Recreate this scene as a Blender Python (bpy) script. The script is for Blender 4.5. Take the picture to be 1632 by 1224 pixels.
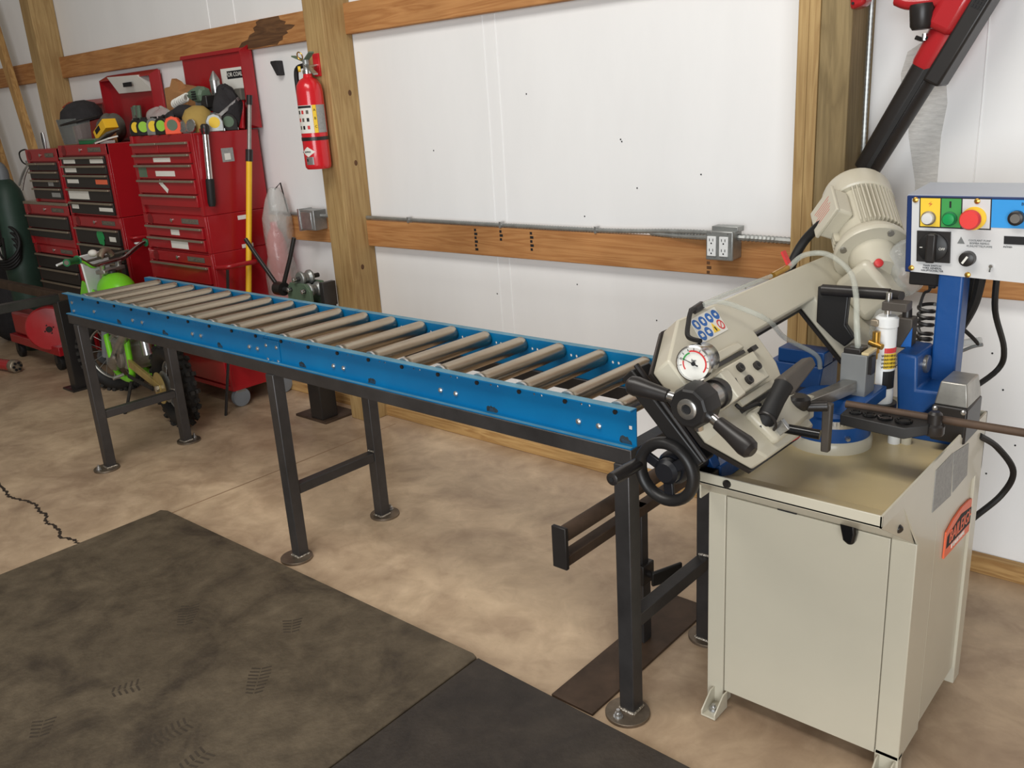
import bpy, bmesh, math, random
from mathutils import Vector, Matrix
random.seed(7)
for o in list(bpy.data.objects):
    bpy.data.objects.remove(o, do_unlink=True)
scene = bpy.context.scene
COL = scene.collection
V = Vector

# ---------------------------------------------------------------- camera
def cam_axes(yaw, pitch, roll):
    f = V((-math.sin(yaw)*math.cos(pitch), math.cos(yaw)*math.cos(pitch), -math.sin(pitch)))
    r = V((math.cos(yaw), math.sin(yaw), 0)); u = r.cross(f)
    c, s = math.cos(roll), math.sin(roll)
    return c*r + s*u, -s*r + c*u, f
cd = bpy.data.cameras.new('camera'); cam = bpy.data.objects.new('camera', cd); COL.objects.link(cam)
cr, cu, cf = cam_axes(0.732, 0.307, -0.0625)
cam.matrix_world = Matrix(((cr.x, cu.x, -cf.x, 1.0708), (cr.y, cu.y, -cf.y, -1.5919), (cr.z, cu.z, -cf.z, 1.5209), (0, 0, 0, 1)))
cd.sensor_width = 36.0; cd.lens = 1400.8/1632*36.0; cd.clip_start = 0.05
scene.camera = cam

# ---------------------------------------------------------------- light
w = bpy.data.worlds.new('world'); scene.world = w; w.use_nodes = True
bg = w.node_tree.nodes['Background']; bg.inputs[0].default_value = (1.0, 0.90, 0.76, 1); bg.inputs[1].default_value = 0.17
def area(name, loc, target, sx, sy, energy, col):
    l = bpy.data.lights.new(name, 'AREA'); l.shape = 'RECTANGLE'; l.size = sx; l.size_y = sy; l.energy = energy; l.color = col
    o = bpy.data.objects.new(name, l); COL.objects.link(o); o.location = loc
    o.rotation_euler = (V(target)-V(loc)).to_track_quat('-Z', 'Y').to_euler()
    return o
# the open overhead door behind the camera (leg shadows fall towards the wall) and the ceiling light (girts shade the wall below them)
area('overhead_door_offscreen', (2.6, -5.2, 1.7), (0.6, 1.2, 1.1), 3.6, 2.8, 270, (0.93, 0.97, 1.0))
area('ceiling_light_offscreen', (-0.6, -1.6, 4.2), (-0.6, 0.2, 0.0), 3.0, 1.2, 108, (1.0, 0.96, 0.90))
scene.view_settings.view_transform = 'Standard'; scene.view_settings.look = 'None'
scene.view_settings.gamma = 1.0; scene.view_settings.use_curve_mapping = False
scene.view_settings.exposure = 0.0

# ---------------------------------------------------------------- materials
def lin(r, g, b):
    f = lambda c: (c/255/12.92) if c/255 <= 0.04045 else ((c/255+0.055)/1.055)**2.4
    return (f(r), f(g), f(b), 1)
MATS = {}
def pm(name, rgb, rough=0.5, metal=0.0, var=0.0, scale=6.0, bump=0.0, bscale=40.0, stretch=None, rgb2=None, contrast=None,
       coat=0.0, alpha=1.0, trans=0.0, ior=1.45, emit=0.0, rvar=0.0):
    m = bpy.data.materials.new(name); m.use_nodes = True; nt = m.node_tree; N = nt.nodes; L = nt.links
    p = N['Principled BSDF']; c = lin(*rgb)
    p.inputs['Base Color'].default_value = c; p.inputs['Roughness'].default_value = rough; p.inputs['Metallic'].default_value = metal
    p.inputs['Alpha'].default_value = alpha; p.inputs['Transmission Weight'].default_value = trans; p.inputs['IOR'].default_value = ior
    p.inputs['Coat Weight'].default_value = coat
    if emit:
        p.inputs['Emission Color'].default_value = c; p.inputs['Emission Strength'].default_value = emit
    if var or rgb2 or bump or rvar:
        tc = N.new('ShaderNodeTexCoord'); mp = N.new('ShaderNodeMapping'); L.new(tc.outputs['Object'], mp.inputs[0])
        if stretch: mp.inputs['Scale'].default_value = stretch
    if var or rgb2:
        nz = N.new('ShaderNodeTexNoise'); nz.inputs['Scale'].default_value = scale; nz.inputs['Detail'].default_value = 6; nz.inputs['Roughness'].default_value = 0.62
        L.new(mp.outputs[0], nz.inputs['Vector'])
        rp = N.new('ShaderNodeValToRGB')
        lo, hi = contrast or (0.3, 0.7)
        rp.color_ramp.elements[0].position = lo; rp.color_ramp.elements[1].position = hi
        if rgb2:
            rp.color_ramp.elements[0].color = lin(*rgb2); rp.color_ramp.elements[1].color = c
        else:
            rp.color_ramp.elements[0].color = tuple(min(1, x*(1-var)) for x in c[:3])+(1,)
            rp.color_ramp.elements[1].color = tuple(min(1, x*(1+var)) for x in c[:3])+(1,)
        L.new(nz.outputs['Fac'], rp.inputs[0]); L.new(rp.outputs[0], p.inputs['Base Color'])
        if rvar:
            mr = N.new('ShaderNodeMapRange'); mr.inputs['To Min'].default_value = max(0.02, rough-rvar); mr.inputs['To Max'].default_value = min(1, rough+rvar)
            L.new(nz.outputs['Fac'], mr.inputs[0]); L.new(mr.outputs[0], p.inputs['Roughness'])
    if bump:
        nb = N.new('ShaderNodeTexNoise'); nb.inputs['Scale'].default_value = bscale; nb.inputs['Detail'].default_value = 5
        L.new(mp.outputs[0], nb.inputs['Vector']); bp = N.new('ShaderNodeBump'); bp.inputs['Strength'].default_value = bump; bp.inputs['Distance'].default_value = 0.02
        L.new(nb.outputs['Fac'], bp.inputs['Height']); L.new(bp.outputs[0], p.inputs['Normal'])
    MATS[name] = m
    return m
def wood(name, base, dark, axis, knots=True, gs=1.0):
    """grain stretched along one axis; rings from a distorted wave"""
    m = bpy.data.materials.new(name); m.use_nodes = True; nt = m.node_tree; N = nt.nodes; L = nt.links; p = N['Principled BSDF']
    tc = N.new('ShaderNodeTexCoord'); mp = N.new('ShaderNodeMapping'); L.new(tc.outputs['Object'], mp.inputs[0])
    s = [9*gs, 9*gs, 9*gs]; s['xyz'.index(axis)] = 0.55*gs; mp.inputs['Scale'].default_value = s
    nz = N.new('ShaderNodeTexNoise'); nz.inputs['Scale'].default_value = 2.2; nz.inputs['Detail'].default_value = 4; nz.inputs['Distortion'].default_value = 1.1
    L.new(mp.outputs[0], nz.inputs['Vector'])
    ml = N.new('ShaderNodeMath'); ml.operation = 'MULTIPLY'; ml.inputs[1].default_value = 11.0; L.new(nz.outputs['Fac'], ml.inputs[0])
    fr = N.new('ShaderNodeMath'); fr.operation = 'PINGPONG'; fr.inputs[1].default_value = 1.0; L.new(ml.outputs[0], fr.inputs[0])
    n2 = N.new('ShaderNodeTexNoise'); n2.inputs['Scale'].default_value = 9; n2.inputs['Detail'].default_value = 8; L.new(mp.outputs[0], n2.inputs['Vector'])
    mx = N.new('ShaderNodeMix'); mx.inputs['Factor'].default_value = 0.55; L.new(fr.outputs[0], mx.inputs['A']); L.new(n2.outputs['Fac'], mx.inputs['B'])
    rp = N.new('ShaderNodeValToRGB'); rp.color_ramp.elements[0].position = 0.2; rp.color_ramp.elements[1].position = 0.75
    rp.color_ramp.elements[0].color = lin(*dark); rp.color_ramp.elements[1].color = lin(*base)
    L.new(mx.outputs['Result'], rp.inputs[0])
    # slow blotches of weathering
    n3 = N.new('ShaderNodeTexNoise'); n3.inputs['Scale'].default_value = 1.6; n3.inputs['Detail'].default_value = 5; L.new(tc.outputs['Object'], n3.inputs['Vector'])
    r3 = N.new('ShaderNodeValToRGB'); r3.color_ramp.elements[0].position = 0.35; r3.color_ramp.elements[1].position = 0.6
    r3.color_ramp.elements[0].color = (0.72, 0.7, 0.66, 1); r3.color_ramp.elements[1].color = (1, 1, 1, 1)
    L.new(n3.outputs['Fac'], r3.inputs[0])
    mm = N.new('ShaderNodeMix'); mm.data_type = 'RGBA'; mm.blend_type = 'MULTIPLY'; mm.inputs['Factor'].default_value = 1.0
    L.new(rp.outputs[0], mm.inputs['A']); L.new(r3.outputs[0], mm.inputs['B'])
    L.new(mm.outputs['Result'], p.inputs['Base Color']); p.inputs['Roughness'].default_value = 0.72
    bp = N.new('ShaderNodeBump'); bp.inputs['Strength'].default_value = 0.12; bp.inputs['Distance'].default_value = 0.01
    L.new(n2.outputs['Fac'], bp.inputs['Height']); L.new(bp.outputs[0], p.inputs['Normal'])
    MATS[name] = m
    return m

pm('wall_white', (236, 236, 236), rough=0.42, var=0.03, scale=1.3, bump=0.10, bscale=2.2, stretch=(2.0, 1, 0.5))
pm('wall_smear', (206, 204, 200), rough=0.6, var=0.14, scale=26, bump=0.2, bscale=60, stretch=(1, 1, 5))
wood('girt_wood', (194, 140, 86), (168, 112, 62), 'x')
wood('girt_stain', (112, 78, 48), (80, 52, 30), 'x')
wood('post_front', (184, 154, 104), (158, 126, 80), 'z')
wood('post_grey', (146, 126, 88), (120, 102, 68), 'z')
wood('sill_wood', (196, 158, 102), (158, 118, 68), 'x')
wood('brace_wood', (202, 160, 100), (160, 116, 66), 'z')
pm('stain_wood', (92, 62, 38), rough=0.8, var=0.25, scale=20)
pm('ink', (24, 24, 26), rough=0.7, var=0.1)
pm('steel_dark', (76, 74, 74), rough=0.42, metal=0.65, var=0.25, scale=5, rvar=0.12, bump=0.03, bscale=60)
pm('steel_rust', (78, 62, 50), rough=0.6, metal=0.35, var=0.35, scale=9)
pm('foot_steel', (128, 116, 102), rough=0.45, metal=0.8, var=0.3, scale=14)
pm('weld', (190, 182, 170), rough=0.35, metal=0.9, var=0.3, scale=80, bump=0.5, bscale=160)
pm('roller_steel', (178, 168, 152), rough=0.30, metal=1.0, var=0.10, scale=9, rvar=0.06)
pm('zinc', (196, 196, 196), rough=0.3, metal=0.9, var=0.15, scale=30)
pm('galv', (160, 162, 160), rough=0.42, metal=0.7, var=0.18, scale=24)
pm('conveyor_blue', (2, 112, 164), rough=0.38, var=0.1, scale=3, rgb2=(2, 98, 150))
pm('conveyor_edge', (88, 138, 160), rough=0.5, var=0.2, scale=12)
pm('scorch', (52, 60, 62), rough=0.7, var=0.4, scale=14, alpha=0.6)
pm('saw_beige', (194, 188, 170), rough=0.33, var=0.03, scale=3, coat=0.15)
pm('hub_black', (22, 23, 28), rough=0.42, var=0.15)
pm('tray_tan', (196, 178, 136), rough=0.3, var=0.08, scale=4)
pm('saw_blue', (24, 74, 136), rough=0.38, var=0.08, scale=5, bump=0.05, bscale=50)
pm('saw_blue_dark', (16, 42, 92), rough=0.4, var=0.1)
pm('black_plastic', (30, 29, 29), rough=0.42, var=0.12, scale=10)
pm('black_rubber', (24, 23, 23), rough=0.6, var=0.2, scale=14)
pm('black_satin', (38, 35, 34), rough=0.36, var=0.12, scale=8)
pm('black_gloss', (18, 18, 19), rough=0.18, var=0.1)
pm('grip_brown', (74, 68, 62), rough=0.5, var=0.12, scale=20)
pm('grey_paint', (116, 118, 118), rough=0.42, var=0.08, scale=8)
pm('machined', (158, 156, 152), rough=0.3, metal=0.85, var=0.15, scale=40, stretch=(1, 1, 6))
pm('panel_white', (206, 206, 206), rough=0.4, var=0.02)
pm('panel_top', (176, 182, 192), rough=0.35, var=0.03)
pm('white_paint', (226, 228, 228), rough=0.35, var=0.03)
pm('paper', (226, 224, 216), rough=0.7, var=0.04)
pm('paper_grey', (150, 150, 148), rough=0.7, var=0.15, scale=120)
pm('yellow', (242, 190, 40), rough=0.45, var=0.06)
pm('label_yellow', (238, 200, 60), rough=0.5, var=0.05)
pm('green_btn', (26, 150, 80), rough=0.3, var=0.05)
pm('panel_green', (62, 150, 76), rough=0.45, var=0.03)
pm('panel_blue', (52, 150, 220), rough=0.4, var=0.03)
pm('red_btn', (226, 66, 62), rough=0.4, var=0.05)
pm('lamp_clear', (214, 214, 214), rough=0.2, var=0.03)
pm('sign_blue', (36, 100, 176), rough=0.45, var=0.04)
pm('sign_red', (206, 60, 60), rough=0.45, var=0.04)
pm('orange', (232, 108, 72), rough=0.45, var=0.05)
pm('brass', (206, 162, 80), rough=0.28, metal=0.9, var=0.12, scale=30)
pm('chrome', (214, 214, 214), rough=0.2, metal=1.0, var=0.04)
pm('clear_hose', (206, 210, 200), rough=0.1, alpha=0.38, var=0.03)
pm('plastic_film', (206, 208, 204), rough=0.14, alpha=0.42, var=0.05, bump=0.5, bscale=22)
pm('chest_red', (158, 22, 30), rough=0.34, var=0.1, scale=3, coat=0.2)
pm('chest_red_dark', (120, 16, 22), rough=0.4, var=0.1, scale=4)
pm('drawer_black', (38, 34, 32), rough=0.4, var=0.1)
pm('trim_alu', (158, 146, 128), rough=0.36, metal=0.6, var=0.1, scale=20)
pm('extinguisher_red', (206, 30, 40), rough=0.24, var=0.04, coat=0.4)
pm('blower_red', (172, 34, 40), rough=0.26, var=0.08, coat=0.3)
pm('bike_green', (120, 206, 42), rough=0.34, var=0.06)
pm('green_dark', (30, 110, 66), rough=0.5, var=0.1)
pm('aluminium', (164, 162, 156), rough=0.38, metal=0.75, var=0.2, scale=18)
pm('gold_arm', (178, 156, 96), rough=0.4, metal=0.5, var=0.25, scale=16)
pm('mud_black', (40, 37, 34), rough=0.85, var=0.4, scale=18, bump=0.4, bscale=40)
pm('mud_grey', (112, 104, 94), rough=0.8, var=0.3, scale=12)
pm('cloth_black', (44, 42, 44), rough=0.9, var=0.25, scale=14, bump=0.4, bscale=26)
pm('cloth_tan', (168, 140, 76), rough=0.9, var=0.15, scale=10)
pm('cloth_grey', (96, 92, 84), rough=0.9, var=0.2, scale=14)
pm('kraft', (164, 118, 74), rough=0.85, var=0.12, scale=8, bump=0.3, bscale=10)
pm('tool_green', (92, 112, 92), rough=0.55, var=0.15)
pm('tape_orange', (238, 92, 60), rough=0.45, var=0.06)
pm('tape_lime', (150, 200, 70), rough=0.5, var=0.06)
pm('visor', (120, 124, 122), rough=0.12, alpha=0.55, var=0.05)
pm('gas_green', (44, 66, 56), rough=0.5, var=0.2)
pm('caster_grey', (118, 122, 126), rough=0.5, var=0.1)

# concrete floor: warm tan with cloudy wear, darker stains and fine specks
def concrete():
    m = bpy.data.materials.new('concrete'); m.use_nodes = True; nt = m.node_tree; N = nt.nodes; L = nt.links; p = N['Principled BSDF']
    tc = N.new('ShaderNodeTexCoord')
    def noise(sc, det, lo, hi, c0, c1, dist=0.0):
        n = N.new('ShaderNodeTexNoise'); n.inputs['Scale'].default_value = sc; n.inputs['Detail'].default_value = det; n.inputs['Distortion'].default_value = dist
        n.inputs['Roughness'].default_value = 0.6
        L.new(tc.outputs['Object'], n.inputs['Vector']); r = N.new('ShaderNodeValToRGB')
        r.color_ramp.elements[0].position = lo; r.color_ramp.elements[1].position = hi; r.color_ramp.elements[0].color = c0; r.color_ramp.elements[1].color = c1
        L.new(n.outputs['Fac'], r.inputs[0]); return n, r
    n1, r1 = noise(1.1, 7, 0.33, 0.66, lin(176, 152, 127), lin(212, 188, 157), 0.4)
    n2, r2 = noise(2.6, 10, 0.38, 0.58, (0.70, 0.66, 0.64, 1), (1, 1, 1, 1), 1.2)
    n4, r4 = noise(11, 8, 0.36, 0.66, (0.84, 0.82, 0.80, 1), (1.06, 1.06, 1.06, 1), 0.6)
    n3, r3 = noise(46, 4, 0.22, 0.32, (0.55, 0.5, 0.46, 1), (1, 1, 1, 1))
    a = N.new('ShaderNodeMix'); a.data_type = 'RGBA'; a.blend_type = 'MULTIPLY'; a.inputs['Factor'].default_value = 0.85
    L.new(r1.outputs[0], a.inputs['A']); L.new(r2.outputs[0], a.inputs['B'])
    b = N.new('ShaderNodeMix'); b.data_type = 'RGBA'; b.blend_type = 'MULTIPLY'; b.inputs['Factor'].default_value = 0.7
    c4 = N.new('ShaderNodeMix'); c4.data_type = 'RGBA'; c4.blend_type = 'MULTIPLY'; c4.inputs['Factor'].default_value = 0.9
    L.new(a.outputs['Result'], c4.inputs['A']); L.new(r4.outputs[0], c4.inputs['B'])
    L.new(c4.outputs['Result'], b.inputs['A']); L.new(r3.outputs[0], b.inputs['B']); L.new(b.outputs['Result'], p.inputs['Base Color'])
    mr = N.new('ShaderNodeMapRange'); mr.inputs['To Min'].default_value = 0.34; mr.inputs['To Max'].default_value = 0.62; L.new(n2.outputs['Fac'], mr.inputs[0]); L.new(mr.outputs[0], p.inputs['Roughness'])
    bp = N.new('ShaderNodeBump'); bp.inputs['Strength'].default_value = 0.05; bp.inputs['Distance'].default_value = 0.01; L.new(n3.outputs['Fac'], bp.inputs['Height']); L.new(bp.outputs[0], p.inputs['Normal'])
    MATS['concrete'] = m
concrete()
pm('crack', (50, 40, 32), rough=0.9, var=0.2)
pm('joint', (150, 124, 98), rough=0.8, var=0.1)
def matmat(name, c0, c1, c2):
    m = bpy.data.materials.new(name); m.use_nodes = True; nt = m.node_tree; N = nt.nodes; L = nt.links; p = N['Principled BSDF']
    tc = N.new('ShaderNodeTexCoord')
    n = N.new('ShaderNodeTexNoise'); n.inputs['Scale'].default_value = 4.2; n.inputs['Detail'].default_value = 9; n.inputs['Roughness'].default_value = 0.66; n.inputs['Distortion'].default_value = 0.6
    L.new(tc.outputs['Object'], n.inputs['Vector']); r = N.new('ShaderNodeValToRGB')
    r.color_ramp.elements[0].position = 0.34; r.color_ramp.elements[1].position = 0.68; r.color_ramp.elements[0].color = lin(*c0); r.color_ramp.elements[1].color = lin(*c2)
    e = r.color_ramp.elements.new(0.48); e.color = lin(*c1)
    L.new(n.outputs['Fac'], r.inputs[0]); p.inputs['Roughness'].default_value = 0.62
    n5 = N.new('ShaderNodeTexNoise'); n5.inputs['Scale'].default_value = 17; n5.inputs['Detail'].default_value = 8; n5.inputs['Roughness'].default_value = 0.7; L.new(tc.outputs['Object'], n5.inputs['Vector'])
    r5 = N.new('ShaderNodeValToRGB'); r5.color_ramp.elements[0].position = 0.36; r5.color_ramp.elements[1].position = 0.64; r5.color_ramp.elements[0].color = (0.72, 0.70, 0.68, 1); r5.color_ramp.elements[1].color = (1.12, 1.12, 1.12, 1); L.new(n5.outputs['Fac'], r5.inputs[0])
    mx5 = N.new('ShaderNodeMix'); mx5.data_type = 'RGBA'; mx5.blend_type = 'MULTIPLY'; mx5.inputs['Factor'].default_value = 0.8; L.new(r.outputs[0], mx5.inputs['A']); L.new(r5.outputs[0], mx5.inputs['B']); L.new(mx5.outputs['Result'], p.inputs['Base Color'])
    n2 = N.new('ShaderNodeTexNoise'); n2.inputs['Scale'].default_value = 90; n2.inputs['Detail'].default_value = 4; L.new(tc.outputs['Object'], n2.inputs['Vector'])
    bp = N.new('ShaderNodeBump'); bp.inputs['Strength'].default_value = 0.18; bp.inputs['Distance'].default_value = 0.01; L.new(n2.outputs['Fac'], bp.inputs['Height']); L.new(bp.outputs[0], p.inputs['Normal'])
    MATS[name] = m
matmat('mat_dusty', (64, 54, 42), (86, 75, 59), (104, 92, 74))
matmat('mat_dark', (46, 40, 36), (56, 49, 43), (68, 60, 52))
pm('mat_print', (64, 55, 44), rough=0.7, var=0.2, scale=30)

# ---------------------------------------------------------------- mesh helpers
def frame(axis):
    z = V(axis).normalized(); t = V((0, 0, 1)) if abs(z.z) < 0.9 else V((1, 0, 0))
    x = t.cross(z).normalized(); return x, z.cross(x), z
def catmull(pts, k=6):
    P = [V(p) for p in pts]; out = []
    for i in range(len(P)-1):
        p0, p1, p2, p3 = P[max(i-1, 0)], P[i], P[i+1], P[min(i+2, len(P)-1)]
        for j in range(k):
            t = j/k; out.append(0.5*((2*p1)+(-p0+p2)*t+(2*p0-5*p1+4*p2-p3)*t*t+(-p0+3*p1-3*p2+p3)*t**3))
    out.append(P[-1]); return out
class MB:
    def __init__(s): s.v = []; s.f = []
    def add(s, verts, faces):
        n = len(s.v); s.v += [V(p) for p in verts]; s.f += [tuple(i+n for i in f) for f in faces]; return s
    def box(s, lo, hi):
        x0, y0, z0 = lo; x1, y1, z1 = hi
        return s.hexa([(x0, y0, z0), (x1, y0, z0), (x1, y1, z0), (x0, y1, z0)], [(x0, y0, z1), (x1, y0, z1), (x1, y1, z1), (x0, y1, z1)])
    def hexa(s, a, b):
        n = len(a)
        return s.add(list(a)+list(b), [tuple(reversed(range(n))), tuple(range(n, 2*n))]+[(i, (i+1) % n, n+(i+1) % n, n+i) for i in range(n)])
    def obox(s, c, ax, ay, az):
        """oriented box: centre and three half-extent vectors"""
        c, ax, ay, az = V(c), V(ax), V(ay), V(az)
        return s.hexa([c-ax-ay-az, c+ax-ay-az, c+ax+ay-az, c-ax+ay-az], [c-ax-ay+az, c+ax-ay+az, c+ax+ay+az, c-ax+ay+az])
    def prism(s, poly, vec):
        vec = V(vec); return s.hexa([V(p) for p in poly], [V(p)+vec for p in poly])
    def bar(s, p0, p1, wx, wy, up=(0, 0, 1)):
        p0, p1 = V(p0), V(p1); d = (p1-p0); z = d.normalized(); u = V(up)
        if abs(z.dot(u)) > 0.98: u = V((1, 0, 0))
        x = u.cross(z).normalized(); y = z.cross(x)
        return s.obox((p0+p1)/2, x*wx/2, y*wy/2, d/2)
    def cyl(s, p0, p1, r, r1=None, n=16):
        p0, p1 = V(p0), V(p1); r1 = r if r1 is None else r1; x, y, z = frame(p1-p0)
        a = [p0+(x*math.cos(t)+y*math.sin(t))*r for t in [2*math.pi*i/n for i in range(n)]]
        b = [p1+(x*math.cos(t)+y*math.sin(t))*r1 for t in [2*math.pi*i/n for i in range(n)]]
        return s.hexa(a, b)
    def lathe(s, prof, base, axis, n=20):
        """profile (radius, height) pairs about an axis; ends closed"""
        base = V(base); x, y, z = frame(axis); vs = []; fs = []
        for r, h in prof:
            for i in range(n):
                t = 2*math.pi*i/n; vs.append(base+z*h+(x*math.cos(t)+y*math.sin(t))*max(r, 1e-4))
        for k in range(len(prof)-1):
            for i in range(n): fs.append((k*n+i, k*n+(i+1) % n, (k+1)*n+(i+1) % n, (k+1)*n+i))
        fs.append(tuple(reversed(range(n)))); fs.append(tuple((len(prof)-1)*n+i for i in range(n)))
        return s.add(vs, fs)
    def tube(s, pts, r, n=8, smooth=0):
        P = catmull(pts, smooth) if smooth else [V(p) for p in pts]
        R = r if isinstance(r, (list, tuple)) else [r]*len(P)
        if len(R) != len(P): R = [R[0]+(R[-1]-R[0])*i/(len(P)-1) for i in range(len(P))]
        vs = []; fs = []; prev = None
        for i, p in enumerate(P):
            d = (P[min(i+1, len(P)-1)]-P[max(i-1, 0)]).normalized()
            if prev is None: x, y, _ = frame(d)
            else:
                x = (prev-d*prev.dot(d)).normalized(); y = d.cross(x)
            prev = x
            vs += [p+(x*math.cos(2*math.pi*k/n)+y*math.sin(2*math.pi*k/n))*R[i] for k in range(n)]
        for i in range(len(P)-1):
            for k in range(n): fs.append((i*n+k, i*n+(k+1) % n, (i+1)*n+(k+1) % n, (i+1)*n+k))
        fs.append(tuple(reversed(range(n)))); fs.append(tuple((len(P)-1)*n+k for k in range(n)))
        return s.add(vs, fs)
    def torus(s, c, axis, R, r, n=32, m=10, sq=1.0):
        c = V(c); x, y, z = frame(axis); vs = []; fs = []
        for i in range(n):
            t = 2*math.pi*i/n; d = x*math.cos(t)+y*math.sin(t)
            for k in range(m):
                q = 2*math.pi*k/m; vs.append(c+d*(R+r*math.cos(q))+z*(r*sq*math.sin(q)))
        for i in range(n):
            for k in range(m): fs.append((i*m+k, ((i+1) % n)*m+k, ((i+1) % n)*m+(k+1) % m, i*m+(k+1) % m))
        return s.add(vs, fs)
    def ball(s, c, rx, ry=None, rz=None, R=None, u=16, v=10, lump=0.0, seed=0):
        c = V(c); ry = rx if ry is None else ry; rz = rx if rz is None else rz; rnd = random.Random(seed)
        ph = [rnd.uniform(0, 6.28) for _ in range(6)]
        vs = []; fs = []
        for j in range(v+1):
            a = math.pi*j/v
            for i in range(u):
                b = 2*math.pi*i/u
                k = 1+lump*(math.sin(3*b+ph[0])*math.sin(2*a+ph[1])+0.6*math.sin(5*b+ph[2])*math.sin(4*a+ph[3])+0.4*math.sin(7*b+ph[4])*math.sin(a))
                p = V((rx*math.sin(a)*math.cos(b)*k, ry*math.sin(a)*math.sin(b)*k, rz*math.cos(a)*k))
                if R: p = R @ p
                vs.append(c+p)
        for j in range(v):
            for i in range(u): fs.append((j*u+i, (j+1)*u+i, (j+1)*u+(i+1) % u, j*u+(i+1) % u))
        return s.add(vs, fs)
    def build(s, name, mat, parent=None, bevel=0.0, seg=2, smooth=True, ang=38):
        org = V(parent['_org']) if parent is not None else V((0, 0, 0))
        me = bpy.data.meshes.new(name); me.from_pydata([tuple(p-org) for p in s.v], [], s.f)
        bm = bmesh.new(); bm.from_mesh(me); bmesh.ops.remove_doubles(bm, verts=bm.verts, dist=1e-6)
        bmesh.ops.recalc_face_normals(bm, faces=bm.faces); bm.to_mesh(me); bm.free()
        me.materials.append(MATS[mat])
        if smooth:
            me.shade_smooth(); me.set_sharp_from_angle(angle=math.radians(ang))
        o = bpy.data.objects.new(name, me); COL.objects.link(o)
        o['_org'] = list(org)
        if parent is not None: o.parent = parent
        if bevel:
            b = o.modifiers.new('bevel', 'BEVEL'); b.width = bevel; b.segments = seg; b.limit_method = 'ANGLE'; b.angle_limit = math.radians(40)
        return o
def B(lo, hi): return MB().box(lo, hi)
def thing(name, label, cat, loc, group=None):
    o = bpy.data.objects.new(name, None); COL.objects.link(o); o.location = loc; o.empty_display_size = 0.05
    o['_org'] = list(loc); o['label'] = label; o['category'] = cat
    if group: o['group'] = group
    return o
def tag(o, label, cat, group=None):
    o['label'] = label; o['category'] = cat
    if group: o['group'] = group
    return o
def struct(o, label=None):
    o['kind'] = 'structure'
    if label: o['label'] = label
    return o
def share(src, name, offset, parent):
    """another piece that shares mesh data, moved by an offset"""
    o = src.copy(); o.name = name; COL.objects.link(o); o.parent = parent; o.location = V(src.location)+V(offset); return o
def text(txt, name, mat, parent, origin, xdir, ydir, size, depth=0.0006, align='CENTER', sx=1.0):
    cu_ = bpy.data.curves.new(name, 'FONT'); cu_.body = txt; cu_.size = size; cu_.align_x = align; cu_.align_y = 'CENTER'; cu_.extrude = depth; cu_.resolution_u = 2
    t = bpy.data.objects.new(name, cu_); COL.objects.link(t)
    dg = bpy.context.evaluated_depsgraph_get(); me = bpy.data.meshes.new_from_object(t.evaluated_get(dg))
    bpy.data.objects.remove(t, do_unlink=True)
    x = V(xdir).normalized(); z = x.cross(V(ydir)).normalized(); y = z.cross(x)
    org = V(parent['_org'])
    for v in me.vertices: v.co = V(origin)-org+x*v.co.x*sx+y*v.co.y+z*v.co.z
    me.materials.clear(); me.materials.append(MATS[mat])
    o = bpy.data.objects.new(name, me); COL.objects.link(o); o.parent = parent; o['_org'] = list(org); return o
# ================================================================ the setting
YW = 1.265          # white liner plane
struct(B((-9, -4.5, -0.12), (4, 1.45, 0)).build('floor', 'concrete'), 'tan concrete slab floor')
struct(B((-9, YW, 0), (4, YW+0.08, 3.2)).build('wall_back', 'wall_white'), 'white plastic liner wall behind the timber posts')
wb = bpy.data.objects['wall_back']; fl = bpy.data.objects['floor']
# slab joint and crack, sunk lines drawn as thin ribbons
MB().box((-2.225, -0.2, 0.0), (-2.2175, 1.16, 0.0008)).build('joint', 'joint', fl)
ck = [(-3.42, -0.36), (-3.15, -0.395), (-3.06, -0.41), (-2.98, -0.418), (-2.90, -0.385), (-2.821, -0.387), (-2.74, -0.40), (-2.66, -0.40), (-2.6, -0.43), (-2.563, -0.427), (-2.47, -0.43), (-2.40, -0.455), (-2.33, -0.43), (-2.27, -0.44)]
cm = MB(); rr = random.Random(3); pts = []
for i in range(len(ck)-1):
    for j in range(5):
        t = j/5; pts.append((ck[i][0]+(ck[i+1][0]-ck[i][0])*t+rr.uniform(-.006, .006), ck[i][1]+(ck[i+1][1]-ck[i][1])*t+rr.uniform(-.006, .006)))
for i in range(len(pts)-1):
    w0 = 0.0035+0.004*abs(math.sin(i*1.7)); (x0, y0), (x1, y1) = pts[i], pts[i+1]
    cm.hexa([(x0, y0-w0, 0), (x1, y1-w0, 0), (x1, y1+w0, 0), (x0, y0+w0, 0)], [(x0, y0-w0, .0008), (x1, y1-w0, .0008), (x1, y1+w0, .0008), (x0, y0+w0, .0008)])
cm.build('crack', 'crack', fl, smooth=False)
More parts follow.
